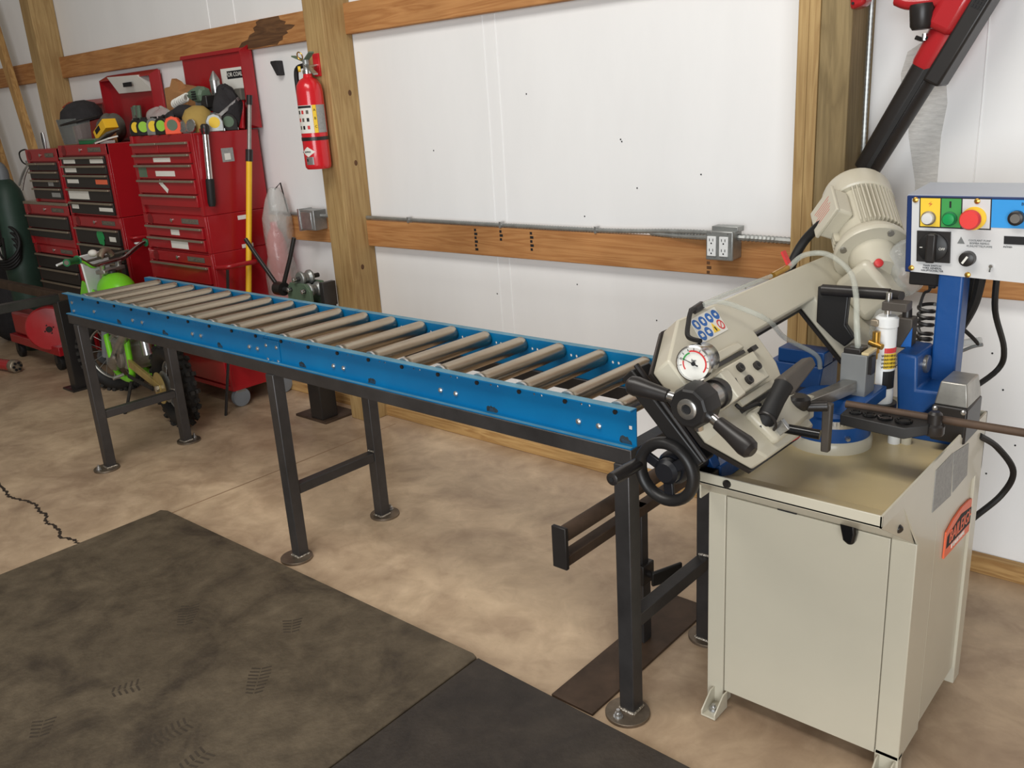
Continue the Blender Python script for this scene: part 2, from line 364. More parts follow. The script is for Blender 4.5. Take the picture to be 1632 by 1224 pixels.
# horizontal girts, sill and their marks
GY0, GY1 = 1.2256, 1.262
def girt(n, segs, z0, z1, mat):
    for i, (a, b) in enumerate(segs):
        o = B((a, GY0, z0), (b, GY1, z1)).build('trim_%d' % (n+i), mat, bevel=0.003); struct(o, 'orange brown horizontal timber girt across the wall')
    return o
girt(1, [(-9, -5.41), (-5.41, -2.36), (-2.36, 4)], 1.877, 2.011, 'girt_wood')
girt(4, [(-9, -5.41), (-5.41, -2.36), (-2.36, -0.115), (0.06, 4)], 0.896, 1.022, 'girt_wood')
girt(8, [(-9, -5.41), (-5.41, -2.36), (-2.36, 4)], 0.0, 0.058, 'sill_wood')
for n in (8, 9, 10): bpy.data.objects['trim_%d' % n]['label'] = 'pale timber sill plate along the foot of the wall'
g2 = bpy.data.objects['trim_2']
sm = MB(); sm.prism([(x, GY0-.0012, z) for x, z in ((-3.30, 1.879), (-3.2, 1.883), (-3.1, 1.879), (-2.97, 1.882), (-2.90, 1.879), (-2.88, 1.893), (-2.85, 1.898), (-2.845, 1.915), (-2.80, 1.925), (-2.81, 1.936), (-2.765, 1.942), (-2.735, 1.955), (-2.775, 1.962), (-2.82, 1.966), (-2.805, 1.978), (-2.85, 1.99), (-2.86, 2.009), (-3.02, 2.01), (-3.06, 2.0), (-3.055, 1.985), (-3.09, 1.975), (-3.08, 1.955), (-3.13, 1.945), (-3.15, 1.925), (-3.21, 1.915), (-3.24, 1.895))], (0, .0012, 0)).build('stain', 'girt_stain', g2, smooth=False)
# stamped marks on the lower girt
g6 = bpy.data.objects['trim_6']
for x, hgt in ((-1.62, .10), (-1.47, .05), (-1.30, .085), (-0.475, .11)):
    mm = MB(); k = 0
    while k*0.017 < hgt:
        zt = 1.012-k*0.017; mm.box((x-0.008, GY0-.0008, zt-.011), (x+0.004+0.006*(k % 2), GY0, zt)); k += 1
    mm.build('stamp', 'ink' if x < -0.6 else 'stain_wood', g6, smooth=False)
# posts
def post(x0, x1, y0, name, label):
    o = B((x0, y0, 0), (x1, YW-.002, 3.2)).build(name, 'post_front', bevel=0.004)
    struct(o, label); return o
post(-2.497, -2.357, 1.10, 'post_1', 'weathered timber wall post carrying the fire extinguisher')
post(-5.552, -5.412, 1.10, 'post_2', 'weathered timber wall post behind the leftmost tool chest')
p3 = B((-0.041, 1.08, 0), (0.051, YW-.002, 3.2)).build('post_3', 'post_grey', bevel=0.004); struct(p3, 'grey timber wall post behind the saw motor')
for i, (a, b) in enumerate(((-0.108, -0.075), (-0.0745, -0.0415))):
    o = B((a, 1.078, 0), (b, YW-.002, 3.2)).build('trim_%d' % (12+i), 'post_front', bevel=0.002); struct(o, 'tan plank nailed against the grey timber post')
for x, z in ((-2.38, 1.63), (-2.40, 0.93)): pass
kn = MB()
for (y, z) in ((1.20, 1.30), (1.17, 0.80), (1.21, 1.62)): kn.ball((-2.3565, y, z), .0015, .010, .013)
kn.build('knot', 'stain_wood', bpy.data.objects['post_1'])
# diagonal timber braces at the far end
def brace(n, p0, p1):
    o = MB().bar(p0, p1, .085, .04, up=(0, 1, 0)).build('trim_%d' % n, 'brace_wood', bevel=0.003); struct(o, 'raw timber brace leaning across the far wall')
brace(14, (-6.21, 1.15, 2.45), (-5.93, 1.15, 1.25)); brace(15, (-6.75, 1.15, 1.95), (-6.42, 1.15, 0.6))
# sheet seams and nail specks of the liner
def seam(x, z0, z1, wd=.006):
    MB().tube([(x, YW-.001, z0), (x+.004, YW-.001, (z0+z1)/2), (x, YW-.001, z1)], wd*.35, 6).build('seam', 'wall_white', wb)
for x in (-1.467, -1.535, -3.30, -3.55, 0.360): 
    for z0, z1 in ((0.06, .89), (1.025, 1.875), (2.013, 2.6)): seam(x, z0, z1)
sp = MB()
for (x, z) in ((-0.87, 1.373), (-0.865, 1.365), (-1.32, 1.559), (-0.80, 1.194), (-1.881, 1.346), (-0.53, 1.245), (-1.05, 1.08), (-0.35, .85), (-1.55, .72), (-.62, .62), (.46, .72), (.42, .5), (.5, .61), (.55, .44), (.48, .33), (-2.85, 1.35), (-.33, .83), (-0.72, .69), (-1.1, .8)):
    sp.cyl((x, YW, z), (x, YW-.002, z), .0028, n=8)
sp.build('nail_head', 'ink', wb)
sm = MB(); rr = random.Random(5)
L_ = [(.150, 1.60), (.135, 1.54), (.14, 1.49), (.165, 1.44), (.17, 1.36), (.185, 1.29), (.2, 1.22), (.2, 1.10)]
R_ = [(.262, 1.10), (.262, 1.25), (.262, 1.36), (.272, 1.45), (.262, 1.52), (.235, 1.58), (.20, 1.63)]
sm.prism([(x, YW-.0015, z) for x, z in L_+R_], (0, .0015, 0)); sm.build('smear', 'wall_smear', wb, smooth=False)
# rubber mats
def rmat(poly, mat, label):
    o = MB().prism([(x, y, 0.0) for x, y in poly], (0, 0, .012)).build('rubber_mat', mat, bevel=.003); return tag(o, label, 'mat')
r1 = rmat([(-2.23, -2.6), (-0.44, -2.6), (-0.499, -0.07), (-0.52, -0.062), (-2.235, -0.085), (-2.268, -0.10), (-2.262, -0.13)], 'mat_dusty', 'large dusty rubber floor mat with boot prints')
r2 = rmat([(-0.435, -2.6), (0.55, -2.6), (0.55, -0.10), (-0.494, -0.07)], 'mat_dark', 'darker cleaner rubber floor mat beside the dusty one')
def boot(cx, cy, ang, full=True):
    c, s = math.cos(ang), math.sin(ang); mb = MB()
    for k in range(8 if full else 5):
        yy = -0.06+k*0.016; wdt = 0.032*(1-0.25*abs(k-5)/5)
        for sgn in (-1, 1):
            p = [(sgn*0.002, yy), (sgn*wdt, yy+.006), (sgn*wdt, yy+.012), (sgn*0.002, yy+.006)]
            if sgn < 0: p.reverse()
            mb.prism([(cx+c*a-s*b, cy+s*a+c*b, .0119) for a, b in p], (0, 0, .0005))
    mb.build('boot_print', 'mat_print', r1, smooth=False)
for a in ((-1.42, -.46, .9, True), (-1.20, -.75, -.4, False), (-.93, -.80, -.1, True), (-.78, -.78, .1, False), (-.93, -.52, .8, True), (-1.1, -.28, .9, False), (-1.25, -.98, 1.0, False)): boot(*a)
# ================================================================ roller conveyor
HZ, WD, XL = 0.8346, 0.417, -3.048
cv = thing('roller_conveyor', 'long blue roller conveyor on black welded steel legs feeding the saw', 'conveyor', (-1.5, .2, 0))
RAILH = 0.096
xmid = -1.462
def rail(x0, x1, y, out):
    """C channel: web plus two flanges turned outwards; out = -1 front, +1 back"""
    t = .003; fl_ = 0.026
    mb = MB()
    prof = [(y, HZ), (y+out*fl_, HZ), (y+out*fl_, HZ-t), (y+out*t, HZ-t), (y+out*t, HZ-RAILH+t), (y+out*fl_, HZ-RAILH+t), (y+out*fl_, HZ-RAILH), (y, HZ-RAILH)]
    if out > 0: prof.reverse()
    mb.prism([(x0, py, pz) for py, pz in prof], (x1-x0, 0, 0))
    r = mb.build('side_rail', 'conveyor_blue', cv, smooth=False)
    cut = MB()
    xs = [x for x in rollx if x0 < x < x1]
    for x in xs:
        for dx in (.035, .055) if out > 0 else (.048, .072):
            if x+dx < x1-.01: cut.cyl((x+dx, y-.02, HZ-.03 if out > 0 else HZ-.017), (x+dx, y+.02, HZ-.03 if out > 0 else HZ-.017), .0045 if out > 0 else .0032, n=10)
    if out < 0 and x1 > -.1: cut.box((-.022, y-.02, HZ-.056), (-.012, y+.02, HZ-.046))
    co = cut.build('cutter', 'conveyor_blue', cv, smooth=False)
    md = r.modifiers.new('holes', 'BOOLEAN'); md.operation = 'DIFFERENCE'; md.object = co; md.solver = 'EXACT'
    dg = bpy.context.evaluated_depsgraph_get(); me = bpy.data.meshes.new_from_object(r.evaluated_get(dg))
    r.modifiers.clear(); r.data = me; bpy.data.objects.remove(co, do_unlink=True)
    return r
rollx = [-0.057-0.1492*i for i in range(20)]
YF, YB = 0.026, WD-0.026
for (a, b) in ((XL, xmid-.001), (xmid+.001, 0.0)):
    for y, out in ((YF, -1), (YB, 1)):
        r = rail(a, b, y, out)
        # worn pale paint along the flange lips
        ey = y+out*.026
        MB().box((a+.002, min(ey, y)+.0005, HZ), (b-.002, max(ey, y)-.0005, HZ+.0006)).build('worn_lip', 'conveyor_edge', r)
        MB().box((a+.002, min(ey, ey-out*.010), HZ-RAILH+.003), (b-.002, max(ey, ey-out*.010), HZ-RAILH+.0036)).build('worn_lip', 'conveyor_edge', r)
ra = MB().lathe([(.0205, 0), (.0235, .004), (.0238, .02), (.0238, YB-YF-.03), (.0235, YB-YF-.012), (.0205, YB-YF-.008)], (rollx[0], YF+.004, HZ-.018), (0, 1, 0), 20).build('roller', 'roller_steel', cv)
MB().lathe([(.024, 0), (.0243, .004), (.023, .010)], (rollx[0], YF+.001, HZ-.018), (0, 1, 0), 20).build('end_cap', 'zinc', ra)
cap0 = ra.children[0]
ax = MB().cyl((rollx[0], YF-.008, HZ-.018), (rollx[0], YF+.004, HZ-.018), .0062, n=6).build('axle', 'black_satin', ra)
for x in rollx[1:]:
    r = share(ra, 'roller', (x-rollx[0], 0, 0), cv)
    share(cap0, 'end_cap', (0, 0, 0), r); share(ax, 'axle', (0, 0, 0), r)
# bolts and weld scorches on the front web
b0 = None
for x in (-2.80, -2.45, -2.37, -1.98, -1.92, -1.60, -1.55, -1.13, -1.08, -0.65, -0.59, -0.168, -0.107):
    if b0 is None:
        b0 = MB().lathe([(.008, 0), (.0078, .003), (.004, .006)], (x, YF-.003, HZ-.064), (0, -1, 0), 10).build('bolt', 'zinc', cv); bx0 = x
    else: share(b0, 'bolt', (x-bx0, 0, 0), cv)
for dx, dz in ((-.03, .02), (-.03, -.03), (.03, .02), (.03, -.03), (0, -.035), (-1.55, .02), (-1.55, -.02)):
    share(b0, 'bolt', (xmid+dx-bx0, 0, dz), cv)
MB().box((xmid-.045, YF-.0065, HZ-.095), (xmid+.045, YF-.003, HZ-.02)).build('splice_plate', 'conveyor_blue', cv, bevel=.001)
for x in (-2.58, -2.2, -1.80, -1.30, -0.95, -0.46, -0.03):
    MB().ball((x, YF-.0032, HZ-.090), .016, .0006, .011, lump=.45, seed=int(x*100)).build('scorch', 'scorch', cv)
# angle-iron deck frame under the rails
FZ1, FZ0 = HZ-RAILH, HZ-RAILH-.040
for y0, y1 in ((-.004, .036), (WD-.036, WD+.004)):
    MB().box((XL+.02, y0, FZ0), (0.002, y1, FZ1)).build('frame_tube', 'steel_dark', cv, bevel=.002)
for x in (-3.02, -1.455, -0.02):
    MB().box((x-.02, .036, FZ0+.004), (x+.02, WD-.036, FZ1-.002)).build('frame_tube', 'steel_dark', cv, bevel=.002)
for x in [-2.6, -2.2, -1.85, -1.1, -0.75, -0.4]:
    MB().box((x-.02, .036, FZ0+.01), (x+.02, WD-.036, FZ0+.016)).build('tie_strap', 'steel_rust', cv)
wl = None
for x in (-2.9504, -1.4552, -0.0232):
    for fy, sgn in ((.012, -1), (WD-.012, 1)):
        lg = MB().box((x-.022, fy-.022, .009), (x+.022, fy+.022, FZ0+.001)).build('leg', 'steel_dark', cv, bevel=.003)
        if fy < .1:
            py, rr_ = fy-.018, .058
        else: py, rr_ = fy+.012, .058
        ft = MB().cyl((x, py, 0), (x, py, .009), rr_, n=32).build('foot_plate', 'foot_steel', lg, bevel=.001)
        mb = MB()
        for dx in (-1, 1): mb.tube([(x+dx*.022, fy-.022, .011), (x+dx*.023, fy, .012), (x+dx*.022, fy+.022, .011)], .004, 6)
        mb.tube([(x-.022, fy-.023, .011), (x+.022, fy-.023, .011)], .0045, 6); mb.build('weld_bead', 'weld', lg)
        if not (x > -1.6 and x < -1.0 and fy < .1):
            by = py+sgn*.036 if fy > .1 else py-.034
            MB().lathe([(.013, 0), (.013, .003), (.009, .003), (.009, .012), (.005, .013), (.005, .022)], (x-.006, by, .009), (0, 0, 1), 10).build('anchor_bolt', 'zinc', lg)
        if fy > .1: MB().tube([(x-.012, fy-.023, .285), (x+.018, fy-.023, .287)], .0045, 6).build('weld_bead', 'weld', lg)
    MB().box((x-.018, .034, .245), (x+.018, WD-.034, .281)).build('cross_tube', 'steel_dark', cv, bevel=.002)

# ================================================================ black material stand with the low roller
st = thing('material_stand', 'black steel material support stand with a low roller arm under the conveyor end', 'stand', (-.16, .3, 0))
B((-.225, -.069, 0), (-.09, .55, .008)).build('base_plate', 'steel_rust', st, bevel=.001)
B((-.19, .27, .008), (-.15, .31, .25)).build('outer_tube', 'steel_dark', st, bevel=.002)
B((-.186, .274, .25), (-.154, .306, .44)).build('inner_tube', 'steel_dark', st, bevel=.002)
B((-.197, .262, .2), (-.143, .318, .262)).build('collar', 'black_satin', st, bevel=.003)
lk = MB().cyl((-.143, .29, .23), (-.118, .29, .23), .010).build('lock_screw', 'black_satin', st)
MB().hexa([(-.128, .275, .205), (-.118, .268, .205), (-.118, .268, .248), (-.128, .275, .248)], [(-.078, .355, .212), (-.068, .348, .212), (-.068, .348, .262), (-.078, .355, .262)]).build('lock_lever', 'black_plastic', lk, bevel=.004)
MB().cyl((-.17, -.06, .495), (-.17, .62, .495), .021, n=20).build('roller', 'steel_rust', st)
MB().box((-.187, -.06, .412), (-.153, .62, .440)).build('arm', 'steel_rust', st, bevel=.002)
for y in (-.075, .62): MB().box((-.192, y, .408), (-.148, y+.012, .522)).build('end_plate', 'black_satin', st, bevel=.002)
for y in (-.068, .625): pass
# ================================================================ horizontal band saw
sw = thing('band_saw', 'beige and blue mitring band saw on a grey cabinet at the conveyor end', 'band saw', (.36, .4, 0))
TH = math.radians(43)
nH = V((math.cos(TH), 0, math.sin(TH))); bH = V((-nH.z, 0, nH.x)); aH = V((0, 1, 0)); OH = V((.3, 0, .85))
def H(a, b, c): return OH+aH*a+bH*b+nH*c
# ---- cabinet
cb = MB().box((.116, .174, .05), (.586, .65, .60)).build('cabinet', 'saw_beige', sw, bevel=.002)
for (x0, x1, y0, y1) in ((.112, .1575, .165, .21), (.5425, .595, .165, .30), (.55, .595, .60, .65), (.112, .16, .60, .65)):
    top = .60
    MB().box((x0, y0, 0 if y1 < .25 or y0 > .5 else .05), (x1, y1, top)).build('corner_post', 'saw_beige', cb, bevel=.002)
MB().box((.5425, .165, 0), (.595, .19, .06)).build('corner_foot', 'saw_beige', cb)
MB().box((.1595, .1665, .048), (.5405, .178, .597)).build('front_door', 'saw_beige', cb, bevel=.0015)
MB().prism([(.587, .30, .60), (.595, .30, .60), (.587, .315, .60)], (0, 0, -.55)).build('side_fold', 'saw_beige', cb)
MB().box((.584, .315, .05), (.588, .60, .615)).build('side_panel', 'saw_beige', cb)
for (x, y) in ((.150, .10), (.570, .10)):
    mb = MB(); mb.box((x-.018, y, 0.001), (x+.018, y+.066, .006))
    for s in (-1, 1): mb.prism([(x+s*.018-.002, y, .001), (x+s*.018-.002, y+.066, .001), (x+s*.018-.002, y+.066, .05), (x+s*.018-.002, y+.045, .05), (x+s*.018-.002, y, .016)], (.004, 0, 0))
    br = mb.build('foot_bracket', 'saw_beige', cb, bevel=.001)
    MB().lathe([(.013, 0), (.013, .003), (.009, .003), (.009, .010), (.005, .011), (.005, .018)], (x, y+.03, .006), (0, 0, 1), 8).build('anchor_bolt', 'zinc', br)
# ---- coolant tray with overhanging front lip
YLp, XLp, XR = -.07, .21, .595
tr = MB().hexa([(XLp, YLp, .737), (XR, YLp, .737), (.586, .17, .598), (.112, .17, .598)], [(XLp, YLp, .741), (XR, YLp, .741), (.586, .174, .602), (.112, .174, .602)]).build('tray', 'saw_beige', sw)
MB().box((XLp, YLp, .737), (XR, YLp+.004, .762)).build('front_lip', 'saw_beige', tr, bevel=.001)
MB().prism([(XR-.004, YLp, .737), (XR-.004, .05, .733), (XR-.004, .17, .598), (XR-.004, .65, .598), (XR-.004, .65, .747), (XR-.004, .435, .747), (XR-.004, .425, .760), (XR-.004, YLp, .762)], (.004, 0, 0)).build('side_plate', 'saw_beige', tr)
MB().hexa([(XR, YLp, .737), (XR, .05, .733), (.588, .17, .598)], [(XR-.003, YLp, .737), (XR-.003, .05, .733), (.585, .17, .598)]).build('corner_fold', 'saw_beige', tr)
MB().prism([(XLp, YLp, .722), (.112, .12, .722), (.112, .65, .60), (.112, .65, .74), (.112, .12, .745), (XLp, YLp, .755)][0:0] or [(XLp, YLp, .73), (.112, .12, .64), (.112, .12, .75), (XLp, YLp, .762)], (.004, 0, 0)).build('corner_fold', 'saw_beige', tr)
MB().box((.112, .12, .60), (.116, .65, .748)).build('side_plate', 'saw_beige', tr)
MB().box((.112, .646, .60), (XR, .65, .747)).build('back_plate', 'saw_beige', tr)
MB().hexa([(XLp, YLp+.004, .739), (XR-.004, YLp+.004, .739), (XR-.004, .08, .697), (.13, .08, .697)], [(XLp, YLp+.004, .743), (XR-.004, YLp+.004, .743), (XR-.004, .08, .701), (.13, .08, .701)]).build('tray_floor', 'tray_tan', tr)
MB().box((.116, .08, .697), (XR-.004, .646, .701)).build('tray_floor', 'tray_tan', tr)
for p, d in (((.282, YLp, .750), (0, -1, 0)), ((.5915, .04, .69), (.8, -.5, -.3))):
    MB().lathe([(.009, -.002), (.009, .003), (.007, .006)], p, d, 12).build('bolt', 'black_satin', tr)
MB().prism([(.438, .135, .63), (.474, .135, .63), (.478, .135, .60), (.474, .135, .575), (.462, .135, .571), (.450, .135, .58)], (0, .022, 0)).build('tray_latch', 'black_gloss', tr, bevel=.006, seg=3)
MB().box((.29, .160, .600), (.335, .166, .606)).build('slot', 'ink', tr)
# plates and maker's sign on the side
for poly in ([(.597, .249, .64), (.597, .385, .627), (.597, .369, .736), (.597, .249, .738)], [(.597, .397, .63), (.597, .511, .631), (.597, .497, .716), (.597, .374, .734)]):
    MB().prism([(XR, y, z) for x, y, z in poly], (.0012, 0, 0)).build('rating_plate', 'paper_grey', tr, smooth=False)
sg = MB().prism([(.589, .392, .463), (.589, .638, .443), (.589, .632, .525), (.589, .575, .541), (.589, .51, .547), (.589, .45, .543), (.589, .394, .530)], (.004, 0, 0)).build('maker_sign', 'orange', sw, smooth=False)
MB().prism([(.593, .402, .485), (.593, .632, .466), (.593, .626, .508), (.593, .51, .530), (.593, .404, .515)], (.0006, 0, 0)).build('sign_band', 'ink', sg, smooth=False)
text('BAILEIGH', 'lettering', 'orange', sg, (.5937, .516, .498), (0, 1, -.07), (0, 0, 1), .047, sx=.98)
text('INDUSTRIAL', 'lettering', 'paper', sg, (.5935, .50, .468), (0, 1, -.08), (0, 0, 1), .017, sx=1.2)
# ---- saw head (a along Y, b up the canted face, c out of the face)
outl = [(-.165, .029), (-.165, .198), (-.048, .268), (.62, .276), (.80, .276), (.87, .2), (.87, .02), (.80, -.065), (.59, -.065), (.515, .02), (.515, .184), (.172, .172), (.165, .09), (.13, .035), (.125, -.066), (-.091, -.064)]
hd = MB().prism([H(a, b, 0) for a, b in outl], nH*.05).build('saw_head', 'saw_beige', sw, bevel=.005, seg=2)
def inset(poly, d):
    n = len(poly); out = []
    for i in range(n):
        p0, p1, p2 = (V((*poly[(i+k) % n], 0)) for k in (-1, 0, 1))
        e1 = (p1-p0).normalized(); e2 = (p2-p1).normalized(); n1 = V((-e1.y, e1.x, 0)); n2 = V((-e2.y, e2.x, 0))
        m = (n1+n2); m = m/max(m.dot(n1), .35); out.append((p1.x+m.x*d, p1.y+m.y*d))
    return out
MB().prism([H(a, b, -.008) for a, b in inset(outl, .004)], nH*.008).build('blade_guard', 'black_satin', hd)
# black lower blade cover left of the head
MB().prism([H(-.172, .232, -.03), H(-.105, .232, -.03), H(-.115, .0, -.03), H(-.165, .0, -.03)], nH*-.035).build('blade_cover', 'black_plastic', hd, bevel=.004)
MB().tube([H(-.16, .235, -.022), H(-.165, .0, -.022)], .006, 8).build('cover_bead', 'black_satin', hd)
# raised front wheel pad and slide rails
MB().prism([H(a, b, .048) for a, b in ((-.075, .168), (.07, .169), (.08, .150), (-.08, .146))], nH*.012).build('wheel_pad', 'saw_beige', hd, bevel=.004)
MB().prism([H(a, b, .05) for a, b in ((-.085, .146), (.075, .148), (.075, .1405), (-.085, .1385))], nH*.006).build('slide_strip', 'black_satin', hd)  # thin black strip above the tension slide
sl = MB().prism([H(a, b, .05) for a, b in ((-.075, .129), (.066, .132), (.056, .068), (-.088, .065))], nH*.028).build('tension_slide', 'saw_beige', hd, bevel=.003)
MB().prism([H(a, b, .05) for a, b in ((-.07, .060), (.085, .063), (.083, .048), (-.072, .045))], nH*.014).build('slide_rail', 'saw_beige', hd, bevel=.002)
MB().prism([H(a, b, .05) for a, b in ((-.072, .043), (.105, .046), (.104, .038), (-.072, .035))], nH*.008).build('slide_strip', 'black_satin', hd)  # second black strip, below the lower rail
for a, b in ((-.022, .113), (.035, .100), (-.024, .083)):
    q = MB().cyl(H(a, b, .076), H(a, b, .086), .0095, n=12).build('cap_screw', 'black_satin', sl)
    MB().cyl(H(a, b, .084), H(a, b, .0865), .005, n=6).build('hex_socket', 'ink', q)
for a, b in ((.10, .139), (.105, .05)): MB().obox(H(a, b, .06), aH*.012, bH*.005, nH*.006).build('slide_stop', 'black_satin', hd)
# tension screw, block and star knob pointing to the operator
tb = MB().obox(H(-.115, .090, .075), aH*.016, bH*.030, nH*.030).build('tension_block', 'saw_beige', hd, bevel=.003)
MB().cyl(H(-.10, .092, .078), H(-.080, .092, .078), .017, n=6).build('hex_nut', 'black_satin', tb)
MB().cyl(H(-.130, .092, .075), H(-.148, .092, .075), .030, n=28).build('washer', 'black_satin', tb)
MB().cyl(H(-.146, .092, .075), H(-.196, .092, .075), .026, n=28).build('spring_cup', 'machined', tb, bevel=.002)
kc = H(-.258, .093, .075)
kb = MB(); x_, y_, z_ = frame((0, -1, 0)); vs = []
kb.lathe([(.030, 0), (.043, .006), (.043, .038), (.038, .052), (.034, .055)], kc+V((0, .066, 0)), (0, -1, 0), 10)
kn_ = kb.build('tension_knob', 'black_plastic', hd, ang=20)
MB().lathe([(.020, 0), (.020, .004), (.017, .006), (.010, .006), (.009, .001)], kc+V((0, .012, 0)), (0, -1, 0), 24).build('hub_ring', 'machined', kn_)
MB().cyl(kc+V((0, .013, 0)), kc+V((0, .009, 0)), .009, n=6).build('hub_socket', 'ink', kn_)
for d in (V((-.92, -.1, .14)), V((.78, -.15, -.36)), V((.1, .02, 1.0)) if False else V((-.05, .25, -.75))):
    d = d.normalized(); c0 = kc+V((0, .042, 0))+d*.036
    MB().cyl(c0, c0+d*.022, .010, n=14).build('arm_ferrule', 'chrome', kn_)
    if d.z > -.6: MB().lathe([(.011, .02), (.0135, .022), (.016, .055), (.020, .088), (.018, .101), (.010, .108)], c0, d, 18).build('arm_grip', 'black_satin', kn_)
# pressure gauge
gc = H(-.176, .159, .1); gy = V((.12, -1, .06)).normalized()
gg = MB().lathe([(.029, 0), (.033, .006), (.033, .042), (.0355, .044), (.0355, .056), (.0325, .058), (.0315, .052)], gc-gy*.052, gy, 36).build('pressure_gauge', 'chrome', hd)
gx = V((0, 0, 1)).cross(gy)*-1; gx = gy.cross(V((0, 0, 1))).normalized(); gx = -gx if gx.x < 0 else gx; gz = V((0, 0, 1))
MB().cyl(gc+gy*.0005, gc+gy*.0015, .0315, n=32).build('gauge_dial', 'paper', gg)
def arc(name, mat, a0, a1, r0, r1):
    mb = MB(); k = 14; P0 = gc+gy*.002
    f = lambda r, t: P0+gx*r*math.cos(t)+gz*r*math.sin(t)
    for i in range(k):
        t0, t1 = (math.radians(a0+(a1-a0)*j/k) for j in (i, i+1)); mb.prism([f(r0, t0), f(r1, t0), f(r1, t1), f(r0, t1)], gy*.0006)
    mb.build(name, mat, gg, smooth=False)
arc('dial_arc', 'sign_red', -38, 112, .023, .026); arc('dial_arc', 'panel_green', 113, 168, .020, .023); arc('dial_arc', 'sign_red', 170, 218, .020, .0225)
nd = V(gx)*-math.cos(math.radians(-18))+gz*math.sin(math.radians(18))
MB().prism([gc+gy*.003+gx*.008-gz*.0055, gc+gy*.003+gx*.009-gz*.003, gc+gy*.003+nd*.028, gc+gy*.003+nd*.028+gz*.001], gy*.0008).build('needle', 'ink', gg, smooth=False)
MB().cyl(gc+gy*.003, gc+gy*.006, .004, n=12).build('needle_hub', 'ink', gg)
for i, (dx, dz) in enumerate(((-.011, -.022), (.004, -.024), (0.0, .006))): text(('0', '12', 'bar')[i] if i < 2 else 'bar', 'dial_text', 'ink', gg, gc+gy*.002+gx*dx+gz*dz, gx, gz, .007)
for k in range(11):
    t = math.radians(218-k*25.6); MB().obox(gc+gy*.002+(gx*math.cos(t)+gz*math.sin(t))*.0275, (gx*math.cos(t)+gz*math.sin(t))*.0025, (-gx*math.sin(t)+gz*math.cos(t))*.0005, gy*.0003).build('dial_tick', 'ink', gg, smooth=False)
MB().cyl(gc-gy*.03-gz*.04, gc-gy*.03-gz*.065, .007, n=8).build('gauge_stem', 'black_satin', gg)
# safety label
lb = MB().prism([H(-.018, .256, .0505), H(.096, .262, .0505), H(.084, .203, .0505), H(-.032, .199, .0505)], nH*.0008).build('safety_label', 'paper', hd, smooth=False)
def lpt(u, v): return H(-.018+.114*u+(-.014)*v, .256+.006*u-.057*v, .0514)
for i in range(4):
    MB().cyl(lpt(.13+.25*i, .28), lpt(.13+.25*i, .28)+nH*.0006, .0122, n=18).build('safety_icon', 'sign_blue', lb)
    MB().obox(lpt(.13+.25*i, .28)+nH*.0008, aH*.004, bH*(.006-.001*i), nH*.0002).build('icon_figure', 'paper', lb)
for i in range(2):
    MB().cyl(lpt(.13+.25*i, .74), lpt(.13+.25*i, .74)+nH*.0006, .0122, n=18).build('safety_icon', 'sign_blue', lb)
    MB().obox(lpt(.13+.25*i, .74)+nH*.0008, aH*.005, bH*.004, nH*.0002).build('icon_figure', 'paper', lb)
c_ = lpt(.63, .72); MB().prism([c_-aH*.013-bH*.010, c_+aH*.013-bH*.010, c_+bH*.013], nH*.0006).build('warning_triangle', 'label_yellow', lb, smooth=False)
MB().obox(c_-bH*.003+nH*.0008, aH*.002, bH*.005, nH*.0003).build('icon_figure', 'ink', lb)
MB().torus(lpt(.88, .72)+nH*.0004, nH, .0105, .0018, 20, 6, .3).build('prohibition_ring', 'sign_red', lb)
MB().obox(lpt(.88, .72)+nH*.0004, (aH+bH).normalized()*.010, (aH-bH).normalized()*.001, nH*.0003).build('prohibition_bar', 'sign_red', lb)
MB().prism([H(.055, -.064, .012), H(.12, -.064, .012), H(.12, -.0665, .045), H(.055, -.0665, .045)], bH*-.001+aH*0).build('warning_strip', 'sign_red', hd, smooth=False)
# lower front knuckle and trigger grip
MB().prism([H(a, b, .045) for a, b in ((-.07, .03), (.115, .03), (.118, -.045), (-.05, -.05))], nH*.022).build('front_boss', 'saw_beige', hd, bevel=.008)
gp = MB().tube([H(-.045, -.004, .05), H(-.035, .003, .07), H(-.005, .02, .09), H(.025, .036, .108)], [.019, .020, .0185, .020], 14).build('trigger_grip', 'black_rubber', hd)
gd = (H(.155, .055, .135)-H(.02, .033, .105)).normalized(); gs = gd.cross(V((1, 0, .4))).normalized(); gt = gd.cross(gs)
p0 = H(.02, .033, .105)
MB().hexa([p0+gs*.022+gt*.016, p0-gs*.020+gt*.016, p0-gs*.020-gt*.016, p0+gs*.022-gt*.016], [p0+gd*.115+gs*.015+gt*.014, p0+gd*.115-gs*.008+gt*.014, p0+gd*.115-gs*.008-gt*.014, p0+gd*.115+gs*.015-gt*.014]).build('grip_body', 'grip_brown', gp, bevel=.006, seg=3)
MB().torus(H(-.046, -.004, .066), gd, .022, .003, 20, 6).build('grip_collar', 'black_satin', gp)
MB().tube([H(-.03, .03, .07), H(-.05, .035, .075), H(-.09, .04, .07), H(-.10, .055, .07)], .004, 8, smooth=5).build('switch_cable', 'black_rubber', gp)
